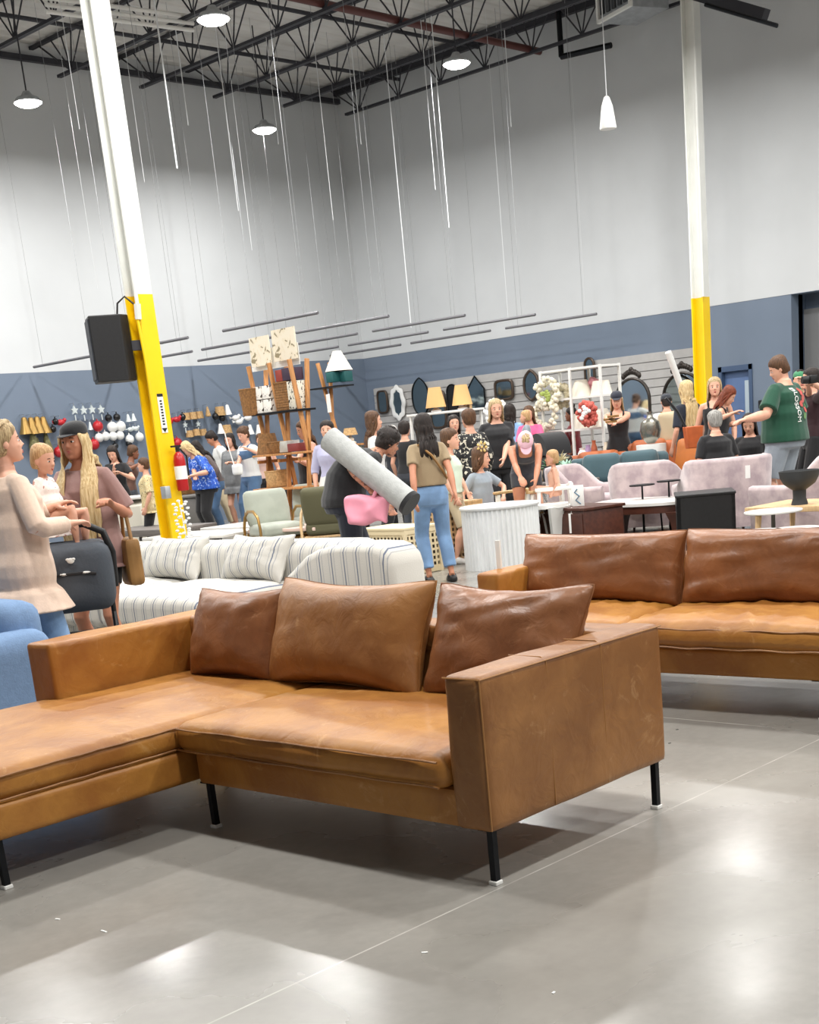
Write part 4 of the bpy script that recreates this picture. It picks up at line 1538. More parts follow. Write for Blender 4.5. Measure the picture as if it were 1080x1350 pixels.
# --- the two women and the baby at the left
womanA, fA = P('woman in long cream knit top and jeans, blonde bun, back turned, beside stroller', 28, 735, 7.95, -8, (20, 556), hr=(93, 690, 7.85), hl=(70, 668, 8.25),
      fig=dict(head_y=-12, head_p=-4, build=1.04, lf=(.10, .10, .075), rf=(-.06, -.10, .075)), skin='fair', hair=('lowbun', 'ash'),
      top=shirt(C_CREAM, sleeve=1.86, hem=.66, loose=.035, flare=.07, vox=.009), bottom=pants(C_JEAN, to=1.95, flare=.05, grow=.014), shoes=SHOE_W, vox=.0065)
sgl = MB()
for q in (1, -1):
    sgl.ell(fA.K(fA.Hd(.0, q * .035, .135)), (.012 * fA.k, .03 * fA.k, .024 * fA.k), 12, 7, fA.Rh)
    sgl.tube([fA.K(fA.Hd(0, q * .06, .135)), fA.K(fA.Hd(-.05, q * .085, .07))], .004, 6)
sgl.build('sunglasses', mat('dark_lens', (40, 52, 62), .15), womanA)
womanB, fB = P('woman in black cap and mauve tee with long blonde hair, facing the camera', 128, 742, 8.9, 208, (95, 558), hl=(146, 664, 8.62), hr=(80, 668, 8.55),
      fig=dict(head_y=-4, head_p=4, curl=.55, lpole=(-.3, .35, -1), lpalm=(0, 0, -1), build=.98, lf=(.02, .10, .075), rf=(.0, -.12, .075)), skin='tan', hair=('front', 'blonde', .50),
      top=shirt(C_MAUVE, sleeve=.85, hem=.79, loose=.03, flare=.02, sl_loose=.03, vox=.009), bottom=pants(C_BLACK, to=.52, grow=.014, name='shorts'), shoes=SHOE_B, cap=C_BLACK, vox=.0065)
baby, fb = P('baby in pale flowered dress held between the two women', 66, 683, 8.35, -60, H=.80, fig=dict(child=1.0, pelvis=(0, 0, .93), lf=(.35, .14, .55), rf=(.38, -.12, .60), head_p=12, head_y=-8, build=1.15, lh=(.2, .1, 1.0), rh=(.18, -.12, 1.02)),
      skin='fair', hair=('baby', 'baby'), top=shirt(C_BABY, sleeve=1.1, hem=.70, flare=.08, loose=.03, vox=.012), vox=.011)
pb = at(66, 683, 8.35)
baby.location.z = pb.z - .93 * .80 / 1.7
# brown bag on the elbow
e = wpt(womanB, fB, fB.elb[1])
bag = thing('shoulder_bag', 'brown fabric tote bag hanging from the arm of the woman in the black cap', 'bag', (e.x - .02, e.y + .02, e.z - .43), R(160))
a = MB()
soft_box(a, (0, 0, .14), (.10, .24, .30), r=.03, n=8, nz=.01)
a.build('bag_body', BAGB, bag)
MB().tube([(0, -.1, .27), (0, -.06, .42), (0, .0, .47), (0, .06, .42), (0, .1, .27)], .012, 8).build('strap', BAGB, bag)

# stroller with grey carrier
g = at(93, 725, 8.25)
strl = thing('stroller', 'black stroller with dark grey fabric seat pack, between the two women', 'stroller', (g.x, g.y, 0), R(236))
CF = mat('carrier_grey', (66, 72, 80), .8, var=.06, bump=.2)
a = MB()
soft_box(a, (0, 0, .78), (.34, .42, .40), r=.07, n=14, nz=.008, puff=.02)
c = a.build('seat_pack', CF, strl)
a = MB()
a.tube([(.192, -.13, .80), (.197, -.06, .812), (.197, .06, .812), (.192, .13, .80)], .008, 6)
a.build('zip_pocket', C_BLACK, c)
a = MB().ell((.196, 0, .885), (.006, .022, .016), 10, 7)
for s_ in (-1, 1): a.ell((.197, s_ * .016, .893), (.005, .012, .008), 8, 5)
a.build('emblem', WHITE_P, c)
a = MB()
for y_ in (-.05, .07): a.ell((.200, y_, .812), (.005, .03, .007), 8, 5)
a.build('lettering_patch', WHITE_P, c)
a = MB()
hp = [(0, -.22, .70), (.02, -.235, .90), (.03, -.20, 1.02), (.03, -.10, 1.075), (.03, 0, 1.085), (.03, .10, 1.075), (.03, .20, 1.02), (.02, .235, .90), (0, .22, .70)]
a.tube(hp, .021, 10)
a.build('handle', BLK, strl)
a = MB()
for q in (1, -1):
    a.tube([(-.02, q * .19, .62), (.16, q * .19, .3), (.30, q * .17, .12)], .015, 8)
    a.tube([(.05, q * .19, .62), (-.12, q * .19, .3), (-.26, q * .2, .1)], .015, 8)
a.tube([(.02, -.19, .45), (.02, .19, .45)], .014, 8)
a.box((.0, 0, .3), (.34, .30, .16), bev=.03)
a.build('frame', BLK, strl)
for x_, q in ((.32, 1), (.32, -1), (-.28, 1), (-.28, -1)):
    wh = MB()
    wh.lathe([(.02, -.018), (.07, -.02), (.085, -.012), (.085, .012), (.07, .02), (.02, .018)], 20, Mx((0, 0, 0), rx=PI / 2)).build('wheel', BLK, strl, loc=(x_, q * .2, .087))

# --- the woman in khaki tee (centre) and the shoppers about the roll of carpet
womanC, fC = P('woman in khaki tee and light blue jeans, black ponytail, seen from behind', 568, 652, 12.9, 62, (566, 546), hl=(548, 668, 12.6), hr=(600, 650, 12.7),
      fig=dict(head_y=12, head_p=10, lf=(.02, .09, .075), rf=(-.04, -.14, .075)), skin='tan', hair=('long', 'dark', .20), top=shirt(C_KHAKI, sleeve=.62, hem=.94, loose=.02), bottom=pants(C_JEAN, to=1.8, flare=.012), shoes=SHOE_B)
a = MB()
st_pts = [fC.S(1.40, .02, .10), fC.S(1.41, -.06, .10), fC.S(1.30, -.15, .0), fC.S(1.15, -.135, -.10), fC.S(1.06, -.06, -.17), fC.S(1.03, .06, -.16)]
a.tube([fC.K(p) for p in st_pts], .012, 6)
a.build('crossbody_strap', BAGB, womanC)
womanD, fD = P('bent-over shopper in black with tattooed arm carrying a rolled rug', 456, 668, 11.9, -28, H=1.68, skin='inked', hr=(488, 645, 11.55), hl=(528, 700, 11.7),
      fig=dict(lean=62, head_p=-10, build=1.25, lf=(.22, .1, .075), rf=(-.16, -.10, .075)), hair=('curly', 'dark'), top=shirt(C_BLACK, sleeve=.35, hem=.84, loose=.015), bottom=pants(C_NAVY, to=1.9, flare=.02), shoes=SHOE_B)
# rolled rug under her arm
rug_a, rug_b = at(434, 578, 11.75), at(541, 664, 11.35)
rg = thing('rolled_rug', 'long pale grey rolled rug carried under the arm of the bent-over shopper', 'rug', (rug_a + rug_b) / 2)
d = (rug_b - rug_a)
M = d.to_track_quat('Z', 'Y').to_matrix().to_4x4()
L2 = d.length / 2
a = MB()
rings = []
for z in (-L2, -L2 * .5, 0, L2 * .5, L2):
    rings.append([M @ Vector((.105 * math.cos(t_), .105 * math.sin(t_), z)) for t_ in (2 * PI * k / 24 for k in range(24))])
a.loft(rings)
a.build('rug_face', mat('rug_grey', (176, 178, 176), .9, var=.06, scale=20, bump=.4, bscale=80), rg)
a = MB()
for e_ in (-1, 1):
    sp_pts = [M @ Vector(((.1 - .0019 * k) * math.cos(k * .33), (.1 - .0019 * k) * math.sin(k * .33), e_ * (L2 + .003))) for k in range(48)]
    a.tube(sp_pts, .004, 4)
a.build('spiral_edge', C_BLACK, rg)
a = MB()
a.tube([M @ Vector((0, 0, L2 - .03)), M @ Vector((0, 0, L2 + .012))], [.108, .108], 24)
a.build('end_cover', C_BLACK, rg)
# pink handbag
hb = at(484, 668, 11.45)
hbag = thing('handbag', 'pink slouchy leather clutch bag held below the rolled rug', 'bag', (hb.x, hb.y, hb.z - .15), R(230))
a = MB()
soft_box(a, (0, 0, .12), (.10, .36, .24), r=.03, n=14, nz=.05, nscale=6)
a.build('bag_body', PINKL, hbag)
MB().tube([(0, .05, .2), (.0, .10, .29), (0, .16, .30), (0, .17, .2)], .016, 8).build('handle', PINKL, hbag)

P('woman in white top with long brown hair in profile behind the rolled rug', 500, 650, 16.6, -40, (497, 543), fig=dict(build=1.0), hair=('long', 'brown', .30), top=shirt(C_WHITE, sleeve=.4), bottom=pants(C_BLACK, to=1.9), shoes=SHOE_B)
P('white-haired shopper between the mirrors and the rolled rug', 524, 640, 20.5, 215, (520, 562), hair=('short', 'white'), top=shirt(C_DGREY, sleeve=1.6), bottom=pants(C_BLACK, to=1.9), shoes=SHOE_B)
P('dark-haired shopper just right of the white-haired one', 540, 640, 19.4, 20, (535, 556), hair=('short', 'dark'), top=shirt(C_BLACK, sleeve=.6), bottom=pants(C_DGREY, to=1.9), shoes=SHOE_B)
P('child in pale mint shirt half hidden behind the woman in khaki', 598, 655, 14.6, 300, H=1.36, hl=(632, 683, 14.4), fig=dict(child=.4), hair=('short', 'brown'), top=shirt(C_MINT, sleeve=.7, loose=.02), bottom=pants(C_SAND, to=1.0, name='shorts'), shoes=SHOE_W, vox=.01)

# --- behind the left column
P('woman in black top and shorts with bent arms left of the yellow column', 158, 648, 22.5, 215, (148, 588), hl=(160, 624, 22.2), hr=(150, 618, 22.2), fig=dict(head_p=25), skin='fair', hair=('long', 'dark', .3), top=shirt(C_BLACK, sleeve=.6), bottom=pants(C_BLACK, to=.7, name='shorts'), shoes=SHOE_W)
P('person with brown hair leaning behind the woman in black, arm stretched out', 172, 645, 23.6, -30, (160, 588), hr=(183, 612, 23.2), fig=dict(lean=14), skin='dark', hair=('short', 'brown'), top=shirt(cloth('brown_top', (96, 66, 54)), sleeve=.4), bottom=pants(C_DGREY, to=1.9), shoes=SHOE_B)
P('woman in flower-print blouse half behind the yellow column', 198, 662, 20.0, 140, (196, 604), fig=dict(), hair=('short', 'brown'), top=shirt(C_FLOR, sleeve=.9, hem=.78, loose=.03), bottom=pants(C_BLACK, to=1.9), shoes=SHOE_B)
tb, fb2 = P('woman in bright blue patterned blouse with sunglasses and black trousers looking down', 272, 648, 22.4, 165, (247, 578), hl=(256, 626, 22.0), hr=(258, 634, 21.9), fig=dict(lean=22, head_p=20, build=1.3), hair=('long', 'blonde', .18),
      top=shirt(C_BLUEP, sleeve=1.1, hem=.84, loose=.03), bottom=pants(C_BLACK, to=1.9), shoes=SHOE_B)
P('dark-haired shopper in brown-grey top and jeans bent behind the blue blouse', 287, 645, 23.4, 150, (268, 576), fig=dict(lean=28, head_p=15), hair=('long', 'dark', .2), top=shirt(cloth('taupe', (92, 80, 78)), sleeve=1.4), bottom=pants(C_JEAN2, to=1.9), shoes=SHOE_W)
P('bearded man in white tee bending over the table of goods', 300, 640, 25.5, 150, (287, 566), fig=dict(female=False, lean=14, head_p=20), skin='tan', hair=('short', 'dark'), top=shirt(C_WHITE, sleeve=.7, loose=.02), bottom=pants(C_SAND, to=1.9), shoes=SHOE_W)
P('dark-haired girl in oversized grey sweatshirt with bare legs', 312, 640, 24.0, 200, (303, 572), hl=(306, 610, 23.6), fig=dict(head_p=8), hair=('long', 'dark', .25), top=shirt(C_GREY, sleeve=1.7, hem=.68, loose=.04, flare=.02), shoes=SHOE_W)
over, fo = P('woman in denim overalls and white tee with small white bag, hand at her shoulder', 332, 636, 22.6, 178, (318, 563), hl=(327, 592, 22.3), hr=(312, 620, 22.2), fig=dict(head_p=22, rf=(.12, -.09, .075)), hair=('bun', 'brown'),
      top=shirt(C_WHITE, sleeve=.7, loose=.015), bottom=[pants(C_JEAN2, to=1.9, top=1.02, grow=.022, flare=.02), lambda f, t: f.shirt(t, C_JEAN2, sleeve=0, hem=.93, tank=True, grow=.024, name='bib')], shoes=SHOE_W)
a = MB()
soft_box(a, (0, 0, .09), (.07, .2, .17), r=.035, n=8)
g = at(313, 618, 22.1)
wb = thing('small_bag', 'small white bag hanging from the woman in denim overalls', 'bag', (g.x, g.y, g.z - .1), R(190))
a.build('bag_body', WHITE_P, wb)
MB().tube([(0, -.06, .16), (.03, -.10, .45), (.05, -.12, .66)], .010, 6).build('strap', WHITE_P, wb)
P('shopper with bare arms and black trousers behind the wooden ladder shelf', 352, 640, 23.2, 225, (347, 572), hair=('pony', 'brown', .2), top=shirt(cloth('blush', (226, 190, 176)), tank=True), bottom=pants(C_BLACK, to=1.9), shoes=SHOE_W)
P('woman in black tank top with long dark hair reading her phone', 412, 636, 19.0, 160, (402, 555), hl=(388, 604, 18.8), hr=(392, 606, 18.6), fig=dict(head_p=18, build=1.15), hair=('long', 'brown', .36), top=shirt(C_BLACK, tank=True, hem=.86, loose=.02), bottom=pants(C_JEAN3, to=1.9), shoes=SHOE_B)
P('shopper in pale lilac top and long white skirt behind the rolled rug', 440, 640, 17.3, 215, H=1.62, hair=('short', 'dark'), top=shirt(cloth('lilac', (186, 186, 216)), sleeve=1.2, hem=.8), bottom=skirt(C_WHITE, z0=.2), shoes=SHOE_W)

# --- centre right
P('person in black and cream scroll-print jacket with brown hair turned away', 625, 628, 16.6, 70, (614, 541), fig=dict(), hair=('short', 'brown'), top=shirt(C_JACK, sleeve=1.7, hem=.86, loose=.03, grow=.02), bottom=pants(C_BLACK, to=1.9), shoes=SHOE_B)
P('smiling woman in black tee with sunglasses on her fair brown hair', 660, 626, 17.6, 232, (638, 529), hl=(664, 606, 17.3), fig=dict(side=0, build=1.2, head_p=4), hair=('long', 'ash', .2), top=shirt(C_BLACK, sleeve=.8, loose=.03, hem=.84), bottom=pants(C_BLACK, to=1.9), shoes=SHOE_B)
P('dark-haired shopper with white sleeves left of the scroll-print jacket', 604, 630, 18.6, 235, (603, 548), hair=('long', 'dark', .2), top=shirt(C_WHITE, sleeve=.9), bottom=pants(C_BLACK, to=1.9), shoes=SHOE_B)
girl, fg = P('seated girl in pale grey tee with gold bow in her brown hair', 636, 664, 15.3, 262, H=1.34, hl=(664, 655, 15.2), hr=(611, 674, 15.1), name='person',
      fig=dict(child=.5, pelvis=(0, 0, .66), lf=(.42, .1, .20), rf=(.42, -.1, .20), head_y=45, head_p=6, lpole=(-.2, 1, .1)), hair=('long', 'brown', .28), top=shirt(C_LGREY, sleeve=.7, loose=.02, vox=.011), bottom=pants(cloth('pale_pink', (226, 196, 190)), to=.9, name='shorts'), shoes=SHOE_W)
a = MB()
for k in range(7):
    an = k * 2 * PI / 7
    a.ell(fg.K(fg.Hd(.02 + .045 * math.cos(an), -.07, .12 + .045 * math.sin(an))), (.03 * fg.k, .016 * fg.k, .02 * fg.k), 8, 5, Matrix.Rotation(-an, 3, 'Y'))
a.ell(fg.K(fg.Hd(.02, -.08, .12)), (.015,) * 3, 8, 5)
a.build('hair_bow', mat('gold_ribbon', (214, 186, 120), .4), girl)
P('woman in pink cap and grey shorts bending far forward over the displays', 694, 632, 14.8, 222, H=1.62, hl=(704, 655, 14.0), hr=(690, 640, 14.0), fig=dict(lean=72, head_p=22, build=.95), skin='tan', hair=('short', 'ash'), top=shirt(C_DGREY, tank=True, hem=.86), bottom=pants(C_DGREY, to=.35, name='shorts'), cap=cloth('pale_pink_cap', (236, 190, 204)), shoes=SHOE_W)
bb, fbb = P('fair-haired baby sitting in the white wooden high chair', 732, 648, 14.5, 130, H=.78, fig=dict(child=1.0, pelvis=(0, 0, .93), lf=(.3, .1, .6), rf=(.3, -.1, .6), build=1.15), hair=('baby', 'baby'), top=shirt(cloth('peach', (232, 186, 160)), tank=True, vox=.012), vox=.011)
pb = at(732, 646, 14.5)
bb.location.z = pb.z - .93 * .78 / 1.7
P('woman in sky blue shirt with long dark hair seen from behind', 676, 600, 21.5, 20, (678, 533), skin='dark', hair=('long', 'dark', .42), top=shirt(C_SKY, sleeve=1.7, hem=.76, loose=.03), bottom=pants(C_BLACK, to=1.9), shoes=SHOE_W)
tp, fp = P('woman in hot pink puff-sleeve blouse carrying a child', 702, 605, 21.0, 200, (700, 536), hl=(697, 574, 20.7), hr=(690, 578, 20.7), hair=('long', 'brown', .15), top=shirt(C_PINK, sleeve=1.0, loose=.03, sl_loose=.04), bottom=pants(C_WHITE, to=1.9), shoes=SHOE_W)
cb, fc = P('fair-haired toddler in grey held by the woman in pink', 696, 583, 20.5, 120, H=.86, fig=dict(child=1.0, pelvis=(0, 0, .93), lf=(.2, .1, .5), rf=(.2, -.1, .5), build=1.1), hair=('baby', 'baby'), top=shirt(C_LGREY, sleeve=1.2, vox=.012), vox=.011)
pb = at(696, 583, 20.5)
cb.location.z = pb.z - .93 * .86 / 1.7
P('woman in wine red dress with dark top knot facing left', 757, 590, 22.0, 120, (756, 538), skin='dark', hair=('topbun', 'dark'), top=shirt(C_RED, sleeve=.5, hem=.93, loose=.03), bottom=skirt(C_RED, z0=.45, flare=.1, name='dress_skirt'), shoes=SHOE_B)
P('woman in dark cap and black top holding small brown parcels', 816, 580, 20.2, 215, (809, 517), hl=(806, 561, 19.5), hr=(804, 558, 19.5), fig=dict(head_p=15), hair=('long', 'ash', .25), top=shirt(C_BLACK, tank=True, hem=.84), bottom=pants(C_BLACK, to=1.9), cap=cloth('navy_cap', (34, 38, 52)), shoes=SHOE_W)
a = MB()
for k, (dx, dy) in enumerate(((0, 0), (.02, .05), (-.02, -.05))): a.box((dx, dy, k * .035), (.14, .1, .03), bev=.004)
q = at(806, 553, 19.4)
tag(a.build('parcels', BAGB, loc=(q.x, q.y, q.z - .03)), 'small stack of brown parcels held by the woman in the dark cap', 'box')
tbp, fbp = P('man in cap and white shirt with beige backpack, seen from behind', 881, 580, 20.6, 40, (877, 520), fig=dict(female=False), hair=('short', 'dark'), top=shirt(C_WHITE, sleeve=.8, loose=.02), bottom=pants(C_OLIVE, to=1.9), cap=C_DGREY, shoes=SHOE_W)
a = MB()
soft_box(a, tuple(fbp.K(fbp.S(1.2, -.20))), (.16, .30, .44), r=.06, n=10, nz=.01)
g = at(881, 560, 20.6)
bp_ = thing('backpack', 'beige canvas backpack worn by the man in the white shirt', 'backpack', (tbp.location.x, tbp.location.y, 0), R(40))
a.build('bag_body', C_SAND, bp_)
a = MB()
for q in (1, -1): a.tube([fbp.K(fbp.S(1.36, -.13, q * .08)), fbp.K(fbp.S(1.43, -.02, q * .09)), fbp.K(fbp.S(1.3, .15, q * .1))], .016, 6)
a.build('strap', BAGB, bp_)
P('woman in navy top with long blonde hair beside the right yellow column', 908, 575, 18.8, 75, (905, 503), hair=('long', 'blonde', .36), top=shirt(C_NAVY, sleeve=.9, hem=.8), bottom=pants(C_BLACK, to=1.9), shoes=SHOE_B)
P('woman with brown hair looking round the right yellow column', 944, 570, 18.2, 215, (931, 500), hair=('long', 'ash', .2), top=shirt(C_BLACK, tank=True), bottom=pants(C_BLACK, to=1.9), shoes=SHOE_B)
tr, frd = P('auburn-haired woman in black tank top leaning forward to the right', 946, 592, 17.8, -62, (957, 507), hr=(966, 545, 17.4), hl=(980, 556, 17.6), fig=dict(lean=13, head_p=24, head_y=-6), hair=('long', 'red', .34), top=shirt(C_BLACK, tank=True, hem=.84, loose=.02), bottom=pants(C_BLACK, to=1.9), shoes=SHOE_B)
g = at(914, 573, 17.3)
ob = thing('tote_bag', 'orange leather tote bag on a black strap beside the auburn-haired woman', 'bag', (g.x, g.y, g.z - .16), R(150))
a = MB()
a.prism([(-.09, 0), (.09, 0), (.12, .26), (-.12, .26)], -.05, .05, Matrix.Rotation(PI / 2, 4, 'X'))
a.build('bag_body', ORL, ob, bevel=.01)
MB().tube([(.1, 0, .26), (.2, .0, .45), (.36, .02, .62)], .018, 6).build('strap', C_BLACK, ob)
P('grey-haired woman in black seated with her back turned, behind the mauve chairs', 945, 612, 16.7, 60, H=1.62, fig=dict(pelvis=(0, 0, .60), lf=(.42, .1, .1), rf=(.42, -.1, .1), build=1.25), hair=('short', 'grey'), top=shirt(C_BLACK, sleeve=.8, loose=.03), bottom=pants(C_BLACK, to=1.9), shoes=SHOE_B)
P('dark-haired person in black seated with head bowed beside the man in green', 990, 606, 17.2, 200, H=1.60, fig=dict(pelvis=(0, 0, .55), lf=(.4, .1, .1), rf=(.4, -.1, .1), head_p=30), hair=('long', 'dark', .3), top=shirt(C_BLACK, sleeve=.8, loose=.03), bottom=pants(C_BLACK, to=1.9), shoes=SHOE_B)
man, fm = P('man in dark green tee with red and white back print and pale grey shorts', 1035, 575, 15.8, 92, (1014, 471), hl=(983, 553, 15.3), fig=dict(female=False, build=1.28, head_p=24, head_y=34, lpole=(-.3, .3, -1), lf=(.02, .12, .075), rf=(.0, -.13, .075)), skin='fair', hair=('short', 'brown'),
      top=shirt(C_GREEN, sleeve=.8, hem=.84, loose=.04, sl_loose=.04), bottom=pants(C_LGREY, to=.92, flare=.05, grow=.02, name='shorts'), shoes=SHOE_W)
# print on the back of the tee: letters running down, red and green picture beside them
fc_ = bpy.data.curves.new('back_print', 'FONT')
fc_.body = 'BLOSSOM'
fc_.size = .085
fc_.extrude = .004
fc_.space_character = 1.0
fo_ = bpy.data.objects.new('back_print', fc_)
COL.objects.link(fo_)
dg = bpy.context.evaluated_depsgraph_get()
me = bpy.data.meshes.new_from_object(fo_.evaluated_get(dg))
bpy.data.objects.remove(fo_)
fp_ = bpy.data.objects.new('back_print', me)
me.materials.append(PAPER)
COL.objects.link(fp_)
fp_.parent = man
pc = fm.K(fm.S(1.36, -.192, .07))
# letters lie on the back of the shirt, reading downwards
from mathutils.bvhtree import BVHTree
shirt_o = [c for c in man.children if c.name.startswith('shirt')][0]
bvh = BVHTree.FromPolygons([v.co for v in shirt_o.data.vertices], [tuple(p.vertices) for p in shirt_o.data.polygons])
def on_back(y, z, off):
    h = bvh.ray_cast(Vector((-1, y, z)), Vector((1, 0, 0)))
    return Vector(((h[0].x if h[0] else -.25) - off, y, z))
for v in me.vertices:
    y, z = pc.y + .03 - v.co.y, pc.z + .03 - v.co.x
    v.co = on_back(y, z, .004 + max(0, v.co.z) * .5)
for nm, col, blobs in (('red_print', (190, 70, 60), ((-.03, 1.34, .04), (-.06, 1.27, .045), (-.01, 1.22, .035), (-.06, 1.16, .03))),
                       ('green_print', (90, 140, 70), ((-.09, 1.35, .022), (-.03, 1.10, .035), (-.10, 1.20, .022)))):
    a = MB()
    for yy, zz, r_ in blobs:
        c_ = fm.K((0, yy, zz))
        ring = [on_back(c_.y + r_ * rr_ * math.cos(k_ * PI / 8), c_.z + r_ * rr_ * math.sin(k_ * PI / 8), .006) for rr_ in (1,) for k_ in range(16)]
        ring2 = [p_ + Vector((-.003, 0, 0)) for p_ in ring]
        a.loft([ring, ring2])
    a.build(nm, cloth(nm, col), man)
P('person in dark red-black top at the right picture edge holding up a camera', 1072, 590, 16.8, 140, (1078, 486), hl=(1064, 502, 16.4), hr=(1066, 506, 16.4), fig=dict(), hair=('short', 'dark'), top=shirt(cloth('black_red', (48, 22, 28)), sleeve=.8), bottom=pants(C_BLACK, to=1.9), shoes=SHOE_B)
q = at(1071, 500, 16.3)
a = MB()
a.box((0, 0, 0), (.08, .13, .09), bev=.01).lathe([(.04, 0), (.045, .03), (.04, .08), (0, .08)], 14, Mx((-.04, 0, 0), ry=-PI / 2))
tag(a.build('camera_body', BLK, loc=q, rz=R(-40)), 'black camera held up at the right picture edge', 'camera')
P('person in pale top with green cap partly behind the man in green', 1056, 585, 18.2, 220, (1052, 490), hair=('short', 'dark'), top=shirt(C_SAND, sleeve=.8), bottom=pants(C_BLACK, to=1.9), cap=cloth('green_cap', (60, 130, 90)), shoes=SHOE_B)
# ============================================================ FURNITURE AND GOODS
def gl(bx, by, d):
    p = at(bx, by, d)
    return Vector((p.x, p.y, 0))
# --- pale blue sofa, cut by the left edge
BLUEU = mat('blue_linen', (118, 146, 182), .9, var=.04, scale=40, bump=.25, bscale=120)
bs = thing('blue_sofa', 'pale blue upholstered armchair with rounded arm, cut by the left picture edge', 'armchair', (2.66, 6.30, 0), R(-4))
a = MB(); soft_box(a, (.46, .14, .34), (.98, .27, .56), r=.09, n=14, nz=.01, nscale=3); a.build('arm', BLUEU, bs)
a = MB(); soft_box(a, (.46, 1.25, .34), (.98, .27, .56), r=.09, n=14, nz=.01, nscale=3); a.build('arm', BLUEU, bs)
a = MB(); soft_box(a, (.86, .7, .44), (.26, 1.1, .64), r=.10, n=14, nz=.01, nscale=3); a.build('back', BLUEU, bs)
a = MB(); soft_box(a, (.40, .7, .37), (.84, .84, .2), r=.06, n=14, nz=.01, crown=.04); a.build('seat_cushion', BLUEU, bs)
a = MB(); soft_box(a, (.46, .7, .16), (.94, .86, .2), r=.02, n=6); a.build('seat_base', BLUEU, bs)
loose_cushion('throw_cushion', 'pale blue cushion on the blue armchair at the left edge', (3.10, 7.05, .47), R(10), .5, .36, .2, R(20), BLUEU, 41, .03, .008)

# --- low tables
STONE = mat('white_stone', (228, 226, 222), .25, var=.03, scale=3)
PINKST = mat('pink_stone', (222, 196, 186), .35, var=.04, scale=3)
GREYW = mat('grey_wood', (112, 106, 102), .5, var=.12, scale=5, stretch=(8, 1, 8))
def slab_table(label, px, py, d, L, W, H, tm, lm, rz=0, name='coffee_table', legs='square', rr=None, th=.04):
    g = gl(px, py, d)
    t = thing(name, label, 'table', g, R(rz))
    a = MB()
    if rr:   # round or oval top
        a.prism([(W / 2 * math.cos(k * PI / 20), L / 2 * math.sin(k * PI / 20)) for k in range(40)], H - th, H)
    else:
        a.box((0, 0, H - th / 2), (W, L, th), bev=.008)
    a.build('table_top', tm, t, angle=30)
    for sx in (-1, 1):
        for sy in (-1, 1):
            b = MB()
            x, y = sx * (W / 2 - .08) * (.7 if rr else 1), sy * (L / 2 - .1) * (.72 if rr else 1)
            if legs == 'square': b.box((x, y, (H - th) / 2), (.035, .035, H - th))
            elif legs == 'taper': b.tube([(x * 1.05, y * 1.05, 0), (x, y, H - th)], [.016, .032], 8)
            elif legs == 'metal': b.tube([(x * 1.1, y * 1.1, 0), (x, y, H - th)], .011, 6)
            b.build('leg', lm, t)
    return t
gt = slab_table('dark grey wood coffee table with arched side opening, left of the yellow column foot', 205, 702, 19.4, 1.7, .8, .46, GREYW, GREYW, rz=4, th=.09)
slab_table('white stone-topped low table crossing the foot of the yellow column', 268, 700, 17.9, 1.5, .8, .40, STONE, BLACKM, rz=6, legs='metal')
slab_table('white stone-topped low table below the woman in denim overalls', 338, 694, 18.4, 1.45, .75, .42, STONE, BLACKM, rz=2, legs='metal')
slab_table('pinkish stone-topped low table beside the bent-over shopper', 396, 698, 17.0, 1.15, .7, .42, PINKST, LWOOD, rz=5, legs='square')
slab_table('small green glass table just behind the striped sofa', 408, 705, 14.6, .7, .5, .36, mat('green_glass', (150, 206, 186), .1), WHITE_P, rz=5, legs='metal')

# --- lounge chairs with brass hoop arms
SAGE = mat('sage_velvet', (166, 172, 160), .8, var=.06, scale=6, sheen=.3)
def hoop_chair(label, px, py, d, rz, m=SAGE, hm=BRASS, group=None):
    t = thing('lounge_chair', label, 'chair', gl(px, py, d), R(rz), group)
    a = MB(); soft_box(a, (0, 0, .40), (.56, .56, .15), r=.05, n=10, crown=.02); a.build('seat', m, t)
    a = MB(); soft_box(a, (0, 0, 0), (.12, .54, .46), r=.05, n=10, puff=.02, M=Mx((-.27, 0, .66), ry=R(-14))); a.build('backrest', m, t)
    for q in (1, -1):
        b = MB()
        b.tube([(.30, q * .32, 0), (.30, q * .32, .46), (.26, q * .32, .58), (.12, q * .32, .65), (-.08, q * .32, .65), (-.22, q * .32, .58), (-.30, q * .32, .44), (-.34, q * .31, 0)], .018, 8)
        b.build('arm_hoop', hm, t)
    a = MB().box((0, 0, .30), (.50, .62, .03), bev=.01)
    a.build('seat_frame', hm, t)
    return t
gch = 'sage lounge chairs with brass hoops'
hoop_chair('sage green lounge chair with brass hoop arms nearest the bent-over shopper', 408, 662, 17.6, 215, group=gch)
hoop_chair('sage green lounge chair with brass hoops left of its twin', 362, 672, 17.0, 250, group=gch)
hoop_chair('black leather lounge chair between the sage chairs and the ladder shelf', 352, 655, 20.4, 150, BLK, BRASS)
hoop_chair('wooden hoop chair with olive seat behind the sage chairs', 436, 668, 16.6, 35, mat('olive_velvet', (92, 90, 66), .8), LWOOD)

